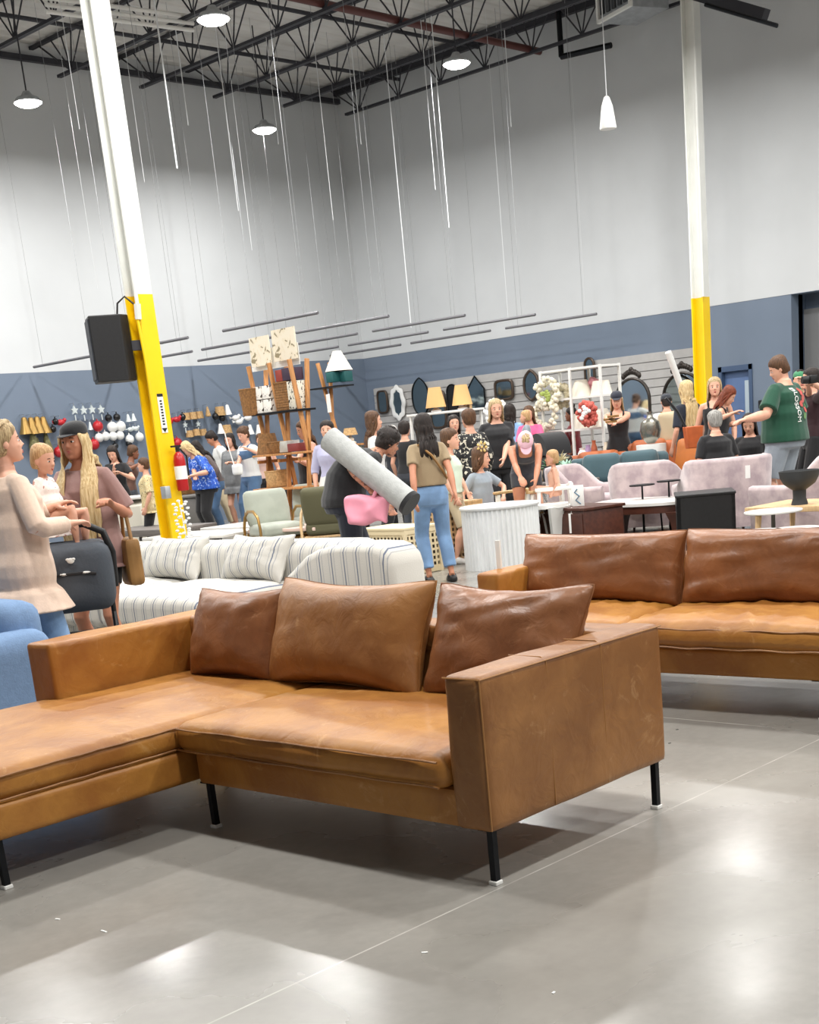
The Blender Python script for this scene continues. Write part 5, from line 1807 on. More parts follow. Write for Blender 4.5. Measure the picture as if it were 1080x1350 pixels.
# --- ladder shelf with boxed goods
SHD = 18.4
g0 = gl(366, 600, SHD)
sh_ = thing('display_shelf', 'tall wooden A-frame display shelf holding boxes and baskets under botanical posters', 'shelf', g0, R(-6))
def fr_post(y, zt=2.42, s=1):
    b = MB()
    for q in (1, -1):
        b.box((0, 0, zt / 2 + .0), (.055, .035, zt / math.cos(R(7))), M=Mx((q * .16, y, 0), ry=R(-7) * q), bev=.004)
    b.box((0, y, 1.2), (.35, .03, .04))
    return b.build('ladder_frame', WOOD, sh_)
ys = (.22, -.26, -.72)
for y in ys: fr_post(y)
for z, dp in ((.45, .66), (.85, .55), (1.28, .44), (1.80, .30)):
    MB().box((0, -.25, z), (dp, 1.05, .025), bev=.004).build('shelf_board', WOOD if z < 1.7 else BLACKM, sh_)
def SHW(x, y, z): return (Matrix.Translation(g0) @ Matrix.Rotation(R(-6), 4, 'Z')) @ Vector((x, y, z))
BOXP = blotch('box_print', ((232, 228, 220), (236, 232, 226), (80, 70, 62)), 16, .7, (.4, .5, .63))
POST = blotch('botanical_print', ((232, 222, 202), (228, 216, 192), (150, 138, 110)), 9, .8, (.4, .5, .60))
for k, (y, z, lb) in enumerate(((.10, 1.815, 'lower left'), (-.10, 1.815, 'lower right'), (.10, 1.985, 'upper left'), (-.10, 1.985, 'upper right'))):
    o = MB().box((0, 0, .08), (.22, .18, .16), bev=.004).build('gift_box', BOXP, loc=SHW(-.02, y, z), rz=R(-6))
    tag(o, lb + ' of four white printed boxes on the upper shelf of the ladder shelf', 'box', 'printed boxes')
def poster(label, y, w_, h_, z, m=POST):
    o = MB().box((0, 0, h_ / 2), (.012, w_, h_)).build('poster', m, loc=SHW(-.0, y, z), rz=R(-6), smooth=False)
    tag(o, label, 'poster')
poster('left botanical poster standing on top of the ladder shelf', .10, .46, .36, 2.40)
poster('right botanical poster standing on top of the ladder shelf', -.46, .52, .38, 2.42)
o = MB().box((0, 0, .12), (.01, 1.1, .26)).build('white_board', PAPER, loc=SHW(.06, -.12, 2.36), rz=R(-6), smooth=False)
tag(o, 'plain white board behind the two botanical posters', 'board')
WICK = mat('wicker_brown', (134, 94, 52), .75, var=.25, scale=40, bump=.6, bscale=60)
WICK2 = mat('wicker_straw', (188, 152, 104), .75, var=.2, scale=40, bump=.6, bscale=60)
def basket(label, loc, r, h, m=WICK, sq=False, name='basket'):
    t = thing(name, label, 'basket', loc)
    a = MB()
    n = int(h / .03)
    if sq:
        for i in range(n): a.box((0, 0, (i + .5) * h / n), (r * 1.6 + (.006 if i % 2 else 0), r * 2 + (.006 if i % 2 else 0), h / n), bev=.006)
    else:
        pr = [(0, 0)]
        for i in range(n + 1):
            pr.append((r * (.88 + .14 * i / n) + .006 * (i % 2), h * i / n))
        pr += [(r * .9, h), (r * .8, h * .1), (0, h * .1)]
        a.lathe(pr, 20)
    a.build('basket_body', m, t)
    MB().tube([(r * math.cos(k * PI / 10), r * math.sin(k * PI / 10), h) for k in range(21)] if not sq else [(-r * .8, -r, h), (r * .8, -r, h), (r * .8, r, h), (-r * .8, r, h), (-r * .8, -r, h)], .012, 6).build('rim', m, t)
    return t
basket('round woven basket with lid at the left end of the ladder shelf', gl(338, 560, 18.6) + Vector((0, 0, 1.80)), .17, .33)
basket('square brown wicker hamper on the right of the ladder shelf', SHW(0, -.40, 1.815), .13, .34, sq=True)
basket('small brown basket on the lower board of the ladder shelf', SHW(0, -.1, 1.295), .16, .14)
basket('straw basket lowest on the ladder shelf', SHW(0, .05, .87), .17, .2, WICK2)
def shade_lamp(label, loc, rb, rt_, h, base_h, sm, bm, name='table_lamp', cat='lamp'):
    t = thing(name, label, cat, loc)
    MB().lathe([(rb, base_h), (rt_, base_h + h), (rt_ - .008, base_h + h), (rb - .008, base_h)], 24).build('lamp_shade', sm, t)
    if base_h > .02:
        MB().lathe([(0, 0), (.07, 0), (.075, .02), (.03, .05), (.045, base_h * .4), (.05, base_h * .55), (.02, base_h * .85), (.015, base_h + h * .6), (0, base_h + h * .6)], 16).build('lamp_base', bm, t)
    else:
        MB().tube([(0, 0, .0), (0, 0, h * .7)], .006, 6).tube([(-rt_ * .9, 0, h * .8), (rt_ * .9, 0, h * .8)], .003, 4).build('shade_fitting', BLACKM, t)
    return t
SHADE_W = mat('shade_white', (236, 230, 216), .8)
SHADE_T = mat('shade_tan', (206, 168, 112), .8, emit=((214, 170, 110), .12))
shade_lamp('brown wood-toned lampshade on the lowest level of the ladder shelf', SHW(-.05, .12, 1.295), .16, .11, .26, 0, WICK, BLK, 'lamp_shade', 'lampshade')
for k, (y, z, w_, h_, c, lb) in enumerate(((-.40, 2.17, .16, .14, (150, 60, 50), 'red boxed ornament under the right botanical poster'), (-.56, 2.17, .2, .15, (62, 46, 66), 'dark purple box under the right poster'),
                                          (-.62, 1.815, .15, .34, (216, 210, 196), 'upright cream box with black dots at the right end of the ladder shelf'), (-.30, 1.3, .2, .14, (190, 190, 184), 'pale grey box on the middle board'),
                                          (-.50, 1.3, .22, .10, (136, 62, 60), 'dark red flat box on the middle board'))):
    m = mat('goods_%d' % k, c, .6, var=.08, scale=10) if k != 2 else blotch('dotted_box', ((222, 216, 200), (226, 220, 204), (40, 36, 34)), 30, .7, (.4, .5, .58))
    o = MB().box((0, 0, h_ / 2), (.2, w_, h_), bev=.006).build('boxed_goods', m, loc=SHW(0, y, z), rz=R(-6))
    tag(o, lb, 'box')
# second frame and tall lamp behind
g1 = gl(452, 600, 20.2)
lf = thing('ladder_stand', 'second wooden ladder stand topped by a white lampshade', 'shelf', g1, R(-6))
for y in (.0,):
    b = MB()
    for q in (1, -1): b.box((0, 0, 1.25), (.05, .035, 2.5), M=Mx((q * .24, y, 0), ry=R(-8) * q, rx=R(-5)), bev=.004)
    b.build('ladder_frame', WOOD, lf)
MB().box((0, .1, 2.12), (.3, .7, .02)).build('shelf_board', BLACKM, lf, smooth=False)
MB().box((0, -.08, 1.3), (.5, .7, .025)).build('shelf_board', WOOD, lf, smooth=False)
shade_lamp('white pleated lampshade on top of the second ladder stand', at(447, 489, 20.2), .20, .06, .27, 0, SHADE_W, BLK, 'lamp_shade', 'lampshade')
for k, (px, py, w_) in enumerate(((440, 504, .14), (457, 503, .12))):
    q = at(px, py, 20.1)
    o = MB().box((0, 0, .07), (.15, w_, .14), bev=.005).build('teal_box', mat('teal_card', (20, 84, 84), .6), loc=q)
    tag(o, ['left', 'right'][k] + ' of two dark teal boxes under the white lampshade', 'box', 'teal boxes')
q = g1 + Vector((-.18, -.02, 1.78))
o = MB().box((0, 0, .12), (.01, .22, .25)).build('notice_sheet', PAPER, loc=q, rz=R(-30), smooth=False)
tag(o, 'blank white sheet notice on the second ladder stand', 'notice')
q = g1 + Vector((-.05, -.26, 1.316))
shade_lamp('small table lamp with wide tan shade above the rolled rug', q, .11, .08, .1, .12, WICK2, SHADE_W)

# --- left wall: hooks with baubles, bells, bags
def orn(kind, px, py, m, sz, label, group):
    q = ony(px, py, Y_W - .14)
    t = thing(kind, label, 'ornament' if 'bag' not in kind else 'bag', q, 0, group)
    a = MB()
    if kind == 'ball_ornament':
        a.ell((0, 0, 0), (sz, sz, sz), 14, 9)
        a.tube([(0, 0, sz), (0, 0, sz + .03)], .012, 6)
    elif kind == 'bell_ornament':
        a.lathe([(0, sz), (sz * .3, sz * .9), (sz * .5, 0), (sz * .85, -sz * 1.0), (sz * .75, -sz), (0, -sz * .2)], 14)
    elif kind == 'star_ornament':
        pts = []
        for k in range(10):
            r_ = sz if k % 2 == 0 else sz * .45
            pts.append((r_ * math.sin(k * PI / 5), r_ * math.cos(k * PI / 5)))
        a.prism(pts, -.02, .02, Mx(rx=PI / 2))
        a.tube([(0, 0, -sz), (0, 0, -sz - .1)], .012, 6)
    elif kind == 'bird_ornament':
        a.ell((0, 0, 0), (sz * 1.2, sz * .7, sz * .7), 12, 7).ell((sz * 1.1, 0, sz * .5), (sz * .45,) * 3, 10, 7).prism([(-sz * 1.0, 0), (-sz * 2.2, sz * .5), (-sz * 2.0, -sz * .2)], -.01, .01, Mx(rx=PI / 2))
    elif kind == 'cone_ornament':
        a.lathe([(0, sz), (sz * .15, sz), (sz * .6, -sz * .8), (0, -sz)], 12)
    elif kind == 'drum_shade':
        a.lathe([(sz, -sz * .8), (sz * .8, sz * .8), (sz * .78, sz * .8), (sz * .95, -sz * .8)], 18)
    a.build('ornament_body', m, t)
    MB().tube([(0, .14, sz + .04), (0, 0, sz + .04), (0, 0, sz * .8)], .006, 5).build('hook', CHROME, t)
    return t
W_OR = mat('pearl_white', (240, 240, 238), .25)
K_OR = mat('gloss_black', (24, 24, 26), .25)
R_OR = mat('gloss_red', (184, 36, 44), .3)
G_OR = mat('antique_gold', (164, 132, 76), .35, .7)
S_OR = mat('frosted_silver', (220, 228, 228), .3, .3)
OL = mat('olive_foliage', (112, 108, 70), .7, var=.3, scale=20)
ordn = ['leftmost', 'second', 'third', 'fourth', 'fifth', 'sixth', 'seventh']
def row(kind, pts, m, sz, desc, grp):
    for k, (x, y) in enumerate(pts):
        orn(kind, x, y, m, sz, ordn[k] + ' ' + desc, grp)
row('star_ornament', [(98, 541), (110, 541), (121, 540), (133, 540)], S_OR, .085, 'frosted silver star in the top row on the slate wall', 'silver stars')
row('bell_ornament', [(33, 561), (42, 561), (50, 560), (58, 560)], G_OR, .15, 'antique gold bell beside the blonde bun of the woman in cream', 'gold bells')
row('ball_ornament', [(143, 551), (154, 550)], K_OR, .07, 'small black ball above the big white balls', 'black balls')
row('ball_ornament', [(148, 563), (159, 562)], W_OR, .10, 'big white ball in the upper white row', 'big white balls')
row('ball_ornament', [(131, 577), (139, 575), (149, 575), (158, 574), (171, 579), (184, 576)], W_OR, .085, 'white ball in the lower row left of the yellow column', 'white balls')
row('bell_ornament', [(169, 551), (176, 550)], S_OR, .07, 'small silver bell just left of the yellow column', 'silver bells')
row('bird_ornament', [(172, 566), (179, 565)], S_OR, .06, 'silver bird left of the yellow column', 'silver birds')
row('bird_ornament', [(80, 557), (223, 556), (233, 553)], R_OR, .08, 'red bird ornament on the slate wall', 'red birds')
row('ball_ornament', [(129, 562), (124, 586), (78, 596), (234, 584)], R_OR, .10, 'glossy red ball on the slate wall', 'red balls')
row('cone_ornament', [(107, 561), (119, 562), (96, 572)], S_OR, .08, 'frosted cone below the silver stars', 'frosted cones')
row('ball_ornament', [(73, 556), (70, 566), (170, 585), (152, 588)], K_OR, .06, 'small black ball among the wall goods', 'small black balls')
row('cone_ornament', [(50, 590), (62, 584), (44, 580)], OL, .17, 'olive leaf cone between the two women', 'olive cones')
row('bell_ornament', [(221, 572), (226, 575)], R_OR, .07, 'small red bell right of the yellow column', 'red bells')
row('drum_shade', [(245, 549), (254, 548), (263, 547)], WICK2, .085, 'tan woven shade in the upper row right of the yellow column', 'upper woven shades')
row('drum_shade', [(250, 572), (259, 570), (268, 570)], WICK2, .080, 'tan woven shade in the lower row above the blue blouse', 'lower woven shades')
row('cone_ornament', [(274, 543)], WICK2, .10, 'and only straw cone between the woven shades', 'straw cone')
row('drum_shade', [(290, 542), (299, 566)], WICK2, .11, 'wide tan drum shade left of the ladder shelf', 'wide drum shades')
row('ball_ornament', [(284, 549), (293, 551), (241, 550)], K_OR, .07, 'black ball right of the yellow column', 'black balls right')
row('bell_ornament', [(300, 540), (291, 565), (330, 566), (341, 566)], W_OR, .10, 'cream bell near the ladder shelf', 'cream bells')
row('bird_ornament', [(311, 551), (315, 556), (327, 551)], W_OR, .08, 'white bird left of the ladder shelf', 'white birds')
row('star_ornament', [(244, 560), (261, 559)], S_OR, .06, 'silver star between the rows of woven shades', 'small silver stars')

# --- counters in front of the left wall
def counter(label, px, py, d, L, W, H, m, rz=0, top=None, name='counter'):
    t = thing(name, label, 'counter', gl(px, py, d), R(rz))
    MB().box((0, 0, H / 2 - .02), (W, L, H - .04), bev=.01).build('counter_body', m, t)
    MB().box((0, 0, H - .015), (W + .04, L + .04, .035), bev=.006).build('counter_top', top or m, t)
    return t
counter('low grey display counter behind the yellow column', 248, 672, 24.2, 2.2, .7, .72, mat('counter_grey', (112, 110, 106), .6), 90 + 44)
t = thing('booth_bench', 'cream curved bench end left of the yellow column', 'bench', gl(176, 672, 21.2), R(30))
a = MB()
a.prism([(-.45, 0), (.45, 0), (.45, .55), (.40, .72), (.25, .82), (-.1, .82), (-.45, .74)], -.35, .35, Matrix.Rotation(PI / 2, 4, 'X'))
a.build('bench_body', mat('cream_panel', (222, 218, 204), .6), t, bevel=.02)
MB().box((-.05, 0, .84), (.8, .72, .04), bev=.01).build('bench_cap', STONE, t)
o = MB().box((0, 0, .13), (.02, .9, .74)).build('white_panel', PAPER, loc=at(232, 636, 25.5), rz=R(-40), smooth=False)
tag(o, 'plain white panel standing on the counter right of the yellow column', 'panel')
basket('brown basket of goods on the counter beside the fire extinguisher', gl(240, 640, 24.2) + Vector((0, 0, .725)), .26, .26)
a = MB()
rnd = random.Random(3)
q = at(243, 700, 14.6)
fl = thing('white_flower_spray', 'spray of white blossom standing at the foot of the yellow column', 'flowers', (q.x, q.y, 0))
MB().tube([(0, 0, 0), (.02, 0, .5), (0, .02, .95)], .006, 5).lathe([(0, 0), (.09, 0), (.10, .2), (.08, .3), (0, .3)], 14).build('stem_and_pot', WHITE_P, fl)
for k in range(46):
    z = .35 + .6 * k / 46
    th = k * 2.4
    a.ell((.07 * math.cos(th), .07 * math.sin(th), z), (.022, .022, .014), 7, 5)
a.build('blossom', W_OR, fl)

# --- mirrors and wall decor on the slat wall
def outline(kind, w_, h_, n=40):
    pts = []
    for k in range(n):
        a_ = 2 * PI * k / n
        c_, s_ = math.cos(a_), math.sin(a_)
        if kind == 'oval': p_ = (w_ / 2 * c_, h_ / 2 * s_)
        elif kind == 'rect': p_ = (w_ / 2 * math.copysign(abs(c_) ** .45, c_), h_ / 2 * math.copysign(abs(s_) ** .45, s_))
        elif kind == 'arch':
            p_ = (w_ / 2 * c_, h_ / 2 - w_ / 2 + w_ / 2 * s_) if s_ > 0 else (w_ / 2 * math.copysign(min(1, abs(c_) * 3), c_), -h_ / 2 if abs(c_) < .333 else -h_ / 2 + (h_ - w_ / 2) * max(0, (abs(c_) - .333) / .667))
        elif kind == 'hex':
            m_ = k % n
            P6 = [(w_ / 2, -h_ * .48), (w_ / 2, h_ * .12), (0, h_ / 2), (-w_ / 2, h_ * .12), (-w_ / 2, -h_ * .48)]
            f = m_ / n * 5
            i, u = int(f), f - int(f)
            A_, B_ = P6[i], P6[(i + 1) % 5]
            p_ = (A_[0] + (B_[0] - A_[0]) * u, A_[1] + (B_[1] - A_[1]) * u)
        elif kind == 'ogee':
            p_ = (w_ / 2 * c_ * (1 - .12 * abs(s_) ** 3), h_ / 2 * math.copysign(abs(s_) ** .8, s_) * (1.0 + .12 * (1 - abs(c_)) ** 2))
        elif kind == 'wavy':
            r_ = 1 + .06 * math.cos(8 * a_)
            p_ = (w_ / 2 * c_ * r_, h_ / 2 * s_ * r_)
        pts.append(p_)
    return pts
def mirror(label, px, py, w_, h_, kind, fm_, fr_=.05, X=None, glass=GLASSM, name='wall_mirror', tilt=0, crest=False, z0=None, az=None):
    X = X or X_W - .1
    q = onx(px, py, X)
    if z0 is not None: q.z = z0
    t = thing(name, label, 'mirror', q, R(az) if az is not None else 0)
    # local: y across, z up, faces -x
    M = Matrix(((0, 0, -1, 0), (-1, 0, 0, 0), (0, 1, 0, 0), (0, 0, 0, 1)))
    po = outline(kind, w_, h_)
    pi_ = [(x * (1 - 2 * fr_ / w_), y * (1 - 2 * fr_ / h_)) for x, y in po]
    a = MB()
    rings = []
    for (pp, zz) in ((po, 0), (po, .025), ([((x + u) / 2, (y + v) / 2) for (x, y), (u, v) in zip(po, pi_)], .04), (pi_, .03), (pi_, .012)):
        rings.append([M @ Vector((x, y, zz)) for x, y in pp])
    a.loft(rings, cap=False)
    if crest:
        for k in range(9):
            u = -1 + k / 4
            a.ell(M @ Vector((u * w_ * .22, h_ / 2 + .02 + .07 * (1 - u * u), .02)), (.03, .045, .05), 8, 6)
        a.ell(M @ Vector((0, h_ / 2 + .12, .02)), (.03, .05, .05), 8, 6)
    a.build('mirror_frame', fm_, t)
    a = MB()
    a.prism(pi_, .006, .014, M)
    a.build('mirror_pane', glass, t, smooth=False)
    return t
DKF = mat('bronze_frame', (76, 62, 52), .4, .4)
DKG = mat('dark_mirror_glass', (150, 164, 166), .05, 1.0)
mirror('white scalloped oval wall mirror at the left end of the slatwall', 525, 531, .46, .72, 'wavy', W_OR, .10, glass=DKG)
mirror('frameless round-shouldered dark mirror right of the white scalloped one', 555, 524, .50, .74, 'ogee', BLACKM, .015, glass=DKG)
mirror('small dark picture-shaped mirror at the far left end of the slatwall', 505, 530, .34, .5, 'rect', DKF, .04, glass=DKG)
mirror('tall dark mirror behind the left tan lampshade', 578, 540, .5, .8, 'rect', DKF, .05, glass=DKG)
mirror('tall black arched panel between the two tan lampshades', 598, 537, .30, .95, 'arch', BLACKM, .02, glass=BLK)
mirror('pointed house-shaped mirror in thin dark frame', 628, 519, .50, .72, 'hex', BLACKM, .02, glass=DKG)
mirror('wide rounded bronze mirror in the middle of the slatwall', 665, 514, .52, .42, 'rect', DKF, .05, glass=DKG)
mirror('almond-shaped bronze mirror right of the wide one', 701, 508, .42, .56, 'ogee', DKF, .05, glass=DKG)
mirror('narrow arched mirror highest on the slatwall', 778, 491, .26, .56, 'arch', DKF, .04, glass=DKG)
mirror('large ornate floor mirror with carved crest, left of the white pole', 836, 552, .74, 1.35, 'arch', mat('black_bronze', (52, 46, 42), .4, .5), .045, X=19.6, crest=True, name='floor_mirror')
mirror('large ornate floor mirror with carved crest, behind the right yellow column', 902, 548, .84, 1.45, 'arch', mat('black_bronze', (52, 46, 42), .4, .5), .045, X=20.3, crest=True, name='floor_mirror')
a, b = at(881, 464, 19.6), at(912, 548, 19.9)
tag(MB().tube([(0, 0, 0), b - a], .045, 12).build('white_tube', WHITE_P, loc=a), 'long white tube held up at a slant left of the right yellow column', 'tube')

# --- lamps on a rail in front of the slatwall
q = gl(592, 600, 19.6)
rl = thing('lamp_rail', 'white rail table carrying the two tan-shaded lamps', 'table', q, R(4))
MB().box((0, 0, 1.62), (.4, 1.1, .03), bev=.005).build('table_top', WHITE_P, rl)
for sx in (-1, 1):
    for sy in (-1, 1): MB().box((sx * .17, sy * .5, .8), (.03, .03, 1.6)).build('leg', WHITE_P, rl, smooth=False)
for k, (px, lb) in enumerate(((577, 'left of two tan tapered lampshades on the white rail'), (612, 'right of two tan tapered lampshades on the white rail'))):
    g = gl(px, 560, 19.6)
    shade_lamp(lb, g + Vector((0, 0, 1.637)), .145, .085, .27, .06, SHADE_T, W_OR)
mirror('small oval mirror on a stand beside the right tan lampshade', 617, 537, .16, .24, 'oval', LWOOD, .02, X=onx(617, 537, 14.6).x, name='table_mirror')

# --- white metal rack with wreaths and lampshades
rk = thing('white_rack', 'white metal display rack with white lampshades and wreaths', 'rack', gl(768, 560, 21.3), R(2))
a = MB()
for sx in (-.25, .25):
    for y in (-.55, 0, .55): a.box((sx, y, 1.05), (.035, .035, 2.1))
a.build('uprights', WHITE_P, rk, smooth=False)
for z in (2.08, 1.66, 1.2, .8, .3):
    MB().box((0, 0, z), (.5, 1.14, .03)).build('rack_shelf', WHITE_P, rk, smooth=False)
def RKW(x, y, z): return (Matrix.Translation(rk.location) @ Matrix.Rotation(R(2), 4, 'Z')) @ Vector((x, y, z))
for k, (y, z, r1_, r2_, h_, lb) in enumerate(((-.02, 1.675, .19, .09, .24, 'white bell lampshade on the upper shelf of the white rack'), (-.38, 1.675, .17, .12, .2, 'white drum lampshade at the right end of the upper rack shelf'),
                                          (.36, 1.675, .15, .10, .16, 'small white lampshade at the left end of the upper rack shelf'), (-.35, 1.215, .22, .10, .26, 'wide white lampshade on the middle rack shelf'),
                                          (.0, 1.215, .16, .12, .22, 'white drum lampshade in the middle of the middle rack shelf'))):
    shade_lamp(lb, RKW(-.0, y, z), r1_, r2_, h_, 0, SHADE_W, BLK, 'lamp_shade', 'lampshade')
def wreath(label, px, py, d, r, m, m2=None, ball=False):
    q = at(px, py, d)
    t = thing('wreath' if not ball else 'floral_ball', label, 'wreath' if not ball else 'flowers', q, R(0))
    a = MB()
    rnd = random.Random(int(px))
    n = 90
    for k in range(n):
        th = rnd.uniform(0, 2 * PI)
        rr = r * (rnd.uniform(.62, 1.0) if not ball else math.sqrt(rnd.uniform(0, 1)))
        a.ell((rnd.uniform(-.05, .05), rr * math.cos(th), rr * math.sin(th)), (.03, .042, .034), 7, 5, Matrix.Rotation(rnd.uniform(0, 3), 3, 'X'))
    a.build('blossom', m, t)
    if m2:
        a = MB()
        for k in range(12):
            th = rnd.uniform(0, 2 * PI)
            rr = r * rnd.uniform(0, .6)
            a.ell((-.06, rr * math.cos(th), rr * math.sin(th)), (.02, .04, .03), 7, 5)
        a.build('leaves', m2, t)
CRM = mat('cream_blossom', (232, 226, 204), .8, var=.08, scale=20)
LGN = mat('lime_leaf', (160, 176, 90), .7, var=.1)
wreath('cream wreath with lime leaves hung highest beside the rack', 722, 519, 21.3, .23, CRM, LGN)
wreath('cream wreath below the lime-leaved one', 719, 546, 21.3, .24, CRM)
wreath('small straw wreath hung just left of the white rack post', 740, 522, 21.4, .17, mat('straw', (206, 196, 168), .8))
wreath('white wreath hung left of the woman in sky blue', 655, 546, 21.8, .22, W_OR)
wreath('white floral ball left of the hot pink blouse', 668, 552, 22.9, .14, W_OR, ball=True)
wreath('red and white striped balloon-like bouquet on the white rack', 774, 546, 20.7, .17, mat('coral', (196, 96, 84), .7), W_OR, ball=True)
wreath('pink flower bunch on top of the white rack', 781, 508, 21.3, .09, mat('rose', (220, 150, 160), .7), ball=True)
# silver globe vase
g = gl(858, 575, 18.8)
vs = thing('globe_vase', 'silvery globe vase in front of the left ornate mirror', 'vase', (g.x, g.y, 0))
MB().lathe([(0, 0), (.2, 0), (.2, .95), (0, .95)], 20).build('plinth', WHITE_P, vs)
MB().lathe([(0, .96), (.05, .96), (.12, 1.03), (.145, 1.13), (.12, 1.24), (.05, 1.29), (.03, 1.34), (.04, 1.37), (.02, 1.37), (0, 1.2)], 24).build('globe', mat('pewter', (150, 148, 138), .25, .8), vs)

# --- mauve velvet barrel chairs
MAUV = mat('mauve_velvet', (190, 172, 172), .75, rgb2=(160, 142, 146), scale=7, sheen=.5, bump=.15, bscale=50)
def barrel_chair(label, loc, rz, w_=.86, dp=.86, hb=.84, ha=.58, slope=.5, group='mauve velvet chairs'):
    """faces +x; wraps round from arm to arm"""
    t = thing('velvet_chair', label, 'armchair', loc, R(rz), group)
    a = MB()
    n = 44
    rings = []
    for i in range(n + 1):
        u = -1 + 2 * i / n
        # plan path: straight arms, rounded back
        au = abs(u)
        th = max(-1, min(1, u / .62)) * PI / 2
        if au <= .62:
            x, y = -dp / 2 + .30 - .30 * math.cos(th), 0
            y = (w_ / 2 - .30) * max(-1, min(1, u / .30)) * 1.0 if au < .30 else math.copysign(w_ / 2 - .30, u)
            ph = 0 if au < .30 else (au - .30) / .32 * PI / 2
            x = -dp / 2 + .30 - .30 * math.cos(ph)
            y = y + math.copysign(.30 * math.sin(ph), u)
            nx, ny = -math.cos(ph), math.copysign(math.sin(ph), u)
        else:
            f = (au - .62) / .38
            x, y = -dp / 2 + .30 + f * (dp - .36), math.copysign(w_ / 2, u)
            nx, ny = 0, math.copysign(1, u)
        e = max(0, min(1, (au - slope) / .28))
        e = e * e * (3 - 2 * e)
        h = hb + (ha - hb) * e
        tk = .075
        inx, iny = -nx, -ny
        flare = .035
        prof = [(0, .10), (flare * .3, .35), (flare, h - .05), (flare * .9 - .01, h - .015), (-tk * .5, h), (-tk, h - .02), (-tk * 1.15, h - .06), (-tk * 1.2, .35), (-tk, .12)]
        rings.append([Vector((x + nx * o_, y + ny * o_, z_)) for o_, z_ in prof])
    a.loft(rings)
    a.build('wrap_back', MAUV, t, angle=70)
    a = MB(); soft_box(a, (.06, 0, .36), (dp - .18, w_ - .2, .17), r=.06, n=12, crown=.03, puff=.01); a.build('seat_cushion', MAUV, t)
    a = MB(); soft_box(a, (.03, 0, .19), (dp - .14, w_ - .14, .2), r=.03, n=6); a.build('seat_base', MAUV, t)
    for sx in (-1, 1):
        for sy in (-1, 1): MB().tube([(sx * (dp / 2 - .12), sy * (w_ / 2 - .12), 0), (sx * (dp / 2 - .14), sy * (w_ / 2 - .14), .12)], [.014, .022], 8).build('leg', DWOOD, t)
    return t
barrel_chair('mauve velvet armchair turned sideways, leftmost, beside the high chair', gl(774, 655, 17.0), 285)
barrel_chair('mauve velvet armchair second from left, sloping to the right', gl(858, 650, 16.4), 20, slope=.42)
barrel_chair('mauve velvet armchair seen square from behind, with a white tag', gl(955, 648, 15.4), 52, w_=.90, slope=.62)
barrel_chair('mauve velvet armchair at the right picture edge behind the black bowl', gl(1066, 640, 14.1), 75, slope=.34, hb=.86)
q = at(986, 622, 14.75)
tag(MB().box((0, 0, 0), (.01, .05, .13)).build('price_tag', PAPER, loc=q, rz=R(45), smooth=False), 'white paper tag on the square-backed mauve armchair', 'tag')

# --- dark wood cabinet, oval table, black stool, small stands
cb_ = thing('wood_cabinet', 'reddish dark wood box cabinet with a hanging white tag', 'cabinet', gl(765, 700, 14.4), R(-16))
MB().box((0, 0, .24), (.5, .86, .48), bev=.01).build('cabinet_body', DWOOD, cb_)
MB().box((0, 0, .495), (.54, .9, .03), bev=.006).build('cabinet_top', DWOOD, cb_)
MB().box((-.255, .0, .25), (.012, .8, .4), bev=.004).build('drawer_front', DWOOD, cb_)
q = at(754, 690, 14.08)
tag(MB().box((0, 0, 0), (.01, .06, .20)).tube([(0, 0, .1), (.02, 0, .16)], .004, 5).build('price_tag', PAPER, loc=q, rz=R(10), smooth=False), 'long white paper tag hanging on the dark wood cabinet', 'tag')
ot = thing('oval_table', 'oval coffee table with white top and dark wood apron', 'table', gl(856, 690, 15.0), R(-4))
a = MB()
a.prism([(.42 * math.cos(k * PI / 24), .72 * math.sin(k * PI / 24)) for k in range(48)], .43, .46)
a.build('table_top', STONE, ot, angle=30)
a = MB()
ring1 = [(.40 * math.cos(k * PI / 24), .70 * math.sin(k * PI / 24)) for k in range(48)]
a.prism(ring1, .35, .43)
a.build('apron', DWOOD, ot)
for sx in (-1, 1):
    for sy in (-1, 1):
        b = MB()
        x, y = sx * .25, sy * .55
        b.loft([[Vector((x * k1 + dx * w1, y * k1 + dy * w1, z)) for dx, dy in ((-.5, -.5), (.5, -.5), (.5, .5), (-.5, .5))] for z, k1, w1 in ((0, 1.06, .05), (.12, 1.04, .055), (.25, 1.04, .09), (.36, 1.06, .17))])
        b.build('leg', DWOOD, ot)
bk = thing('black_stool', 'matt black cube stool with arched openings', 'stool', gl(930, 690, 14.2), R(35))
a = MB()
s_ = .29
n = 12
pr = [(-s_, 0), (-.07, 0), (-.07, .10)] + [(.07 * -math.cos(k * PI / 8), .10 + .09 * math.sin(k * PI / 8)) for k in range(1, 8)] + [(.07, .10), (.07, 0), (s_, 0), (s_, .53), (-s_, .53)]
M1 = Matrix.Rotation(PI / 2, 4, 'X')
for off in (-s_ + .02, s_ - .02):
    a.prism(pr, off - .02, off + .02, M1)
    a.prism(pr, off - .02, off + .02, Matrix.Rotation(PI / 2, 4, 'Z') @ M1)
a.box((0, 0, .54), (.60, .60, .03), bev=.01)
a.build('stool_body', BLK, bk, smooth=False)
def pin_table(label, px, py, d, r, H, m=BLACKM, tm=None):
    t = thing('pedestal_table', label, 'table', gl(px, py, d))
    MB().lathe([(0, 0), (r * .75, 0), (r * .75, .012), (.015, .02), (.01, H - .02), (.01, H - .012), (0, H - .012)], 20).build('pedestal', m, t)
    MB().lathe([(0, H - .014), (r, H - .014), (r, H), (0, H)], 28).build('table_top', tm or m, t)
    return t
pin_table('slim dark pedestal side table left of its twin, behind the oval table', 849, 690, 15.3, .14, .62)
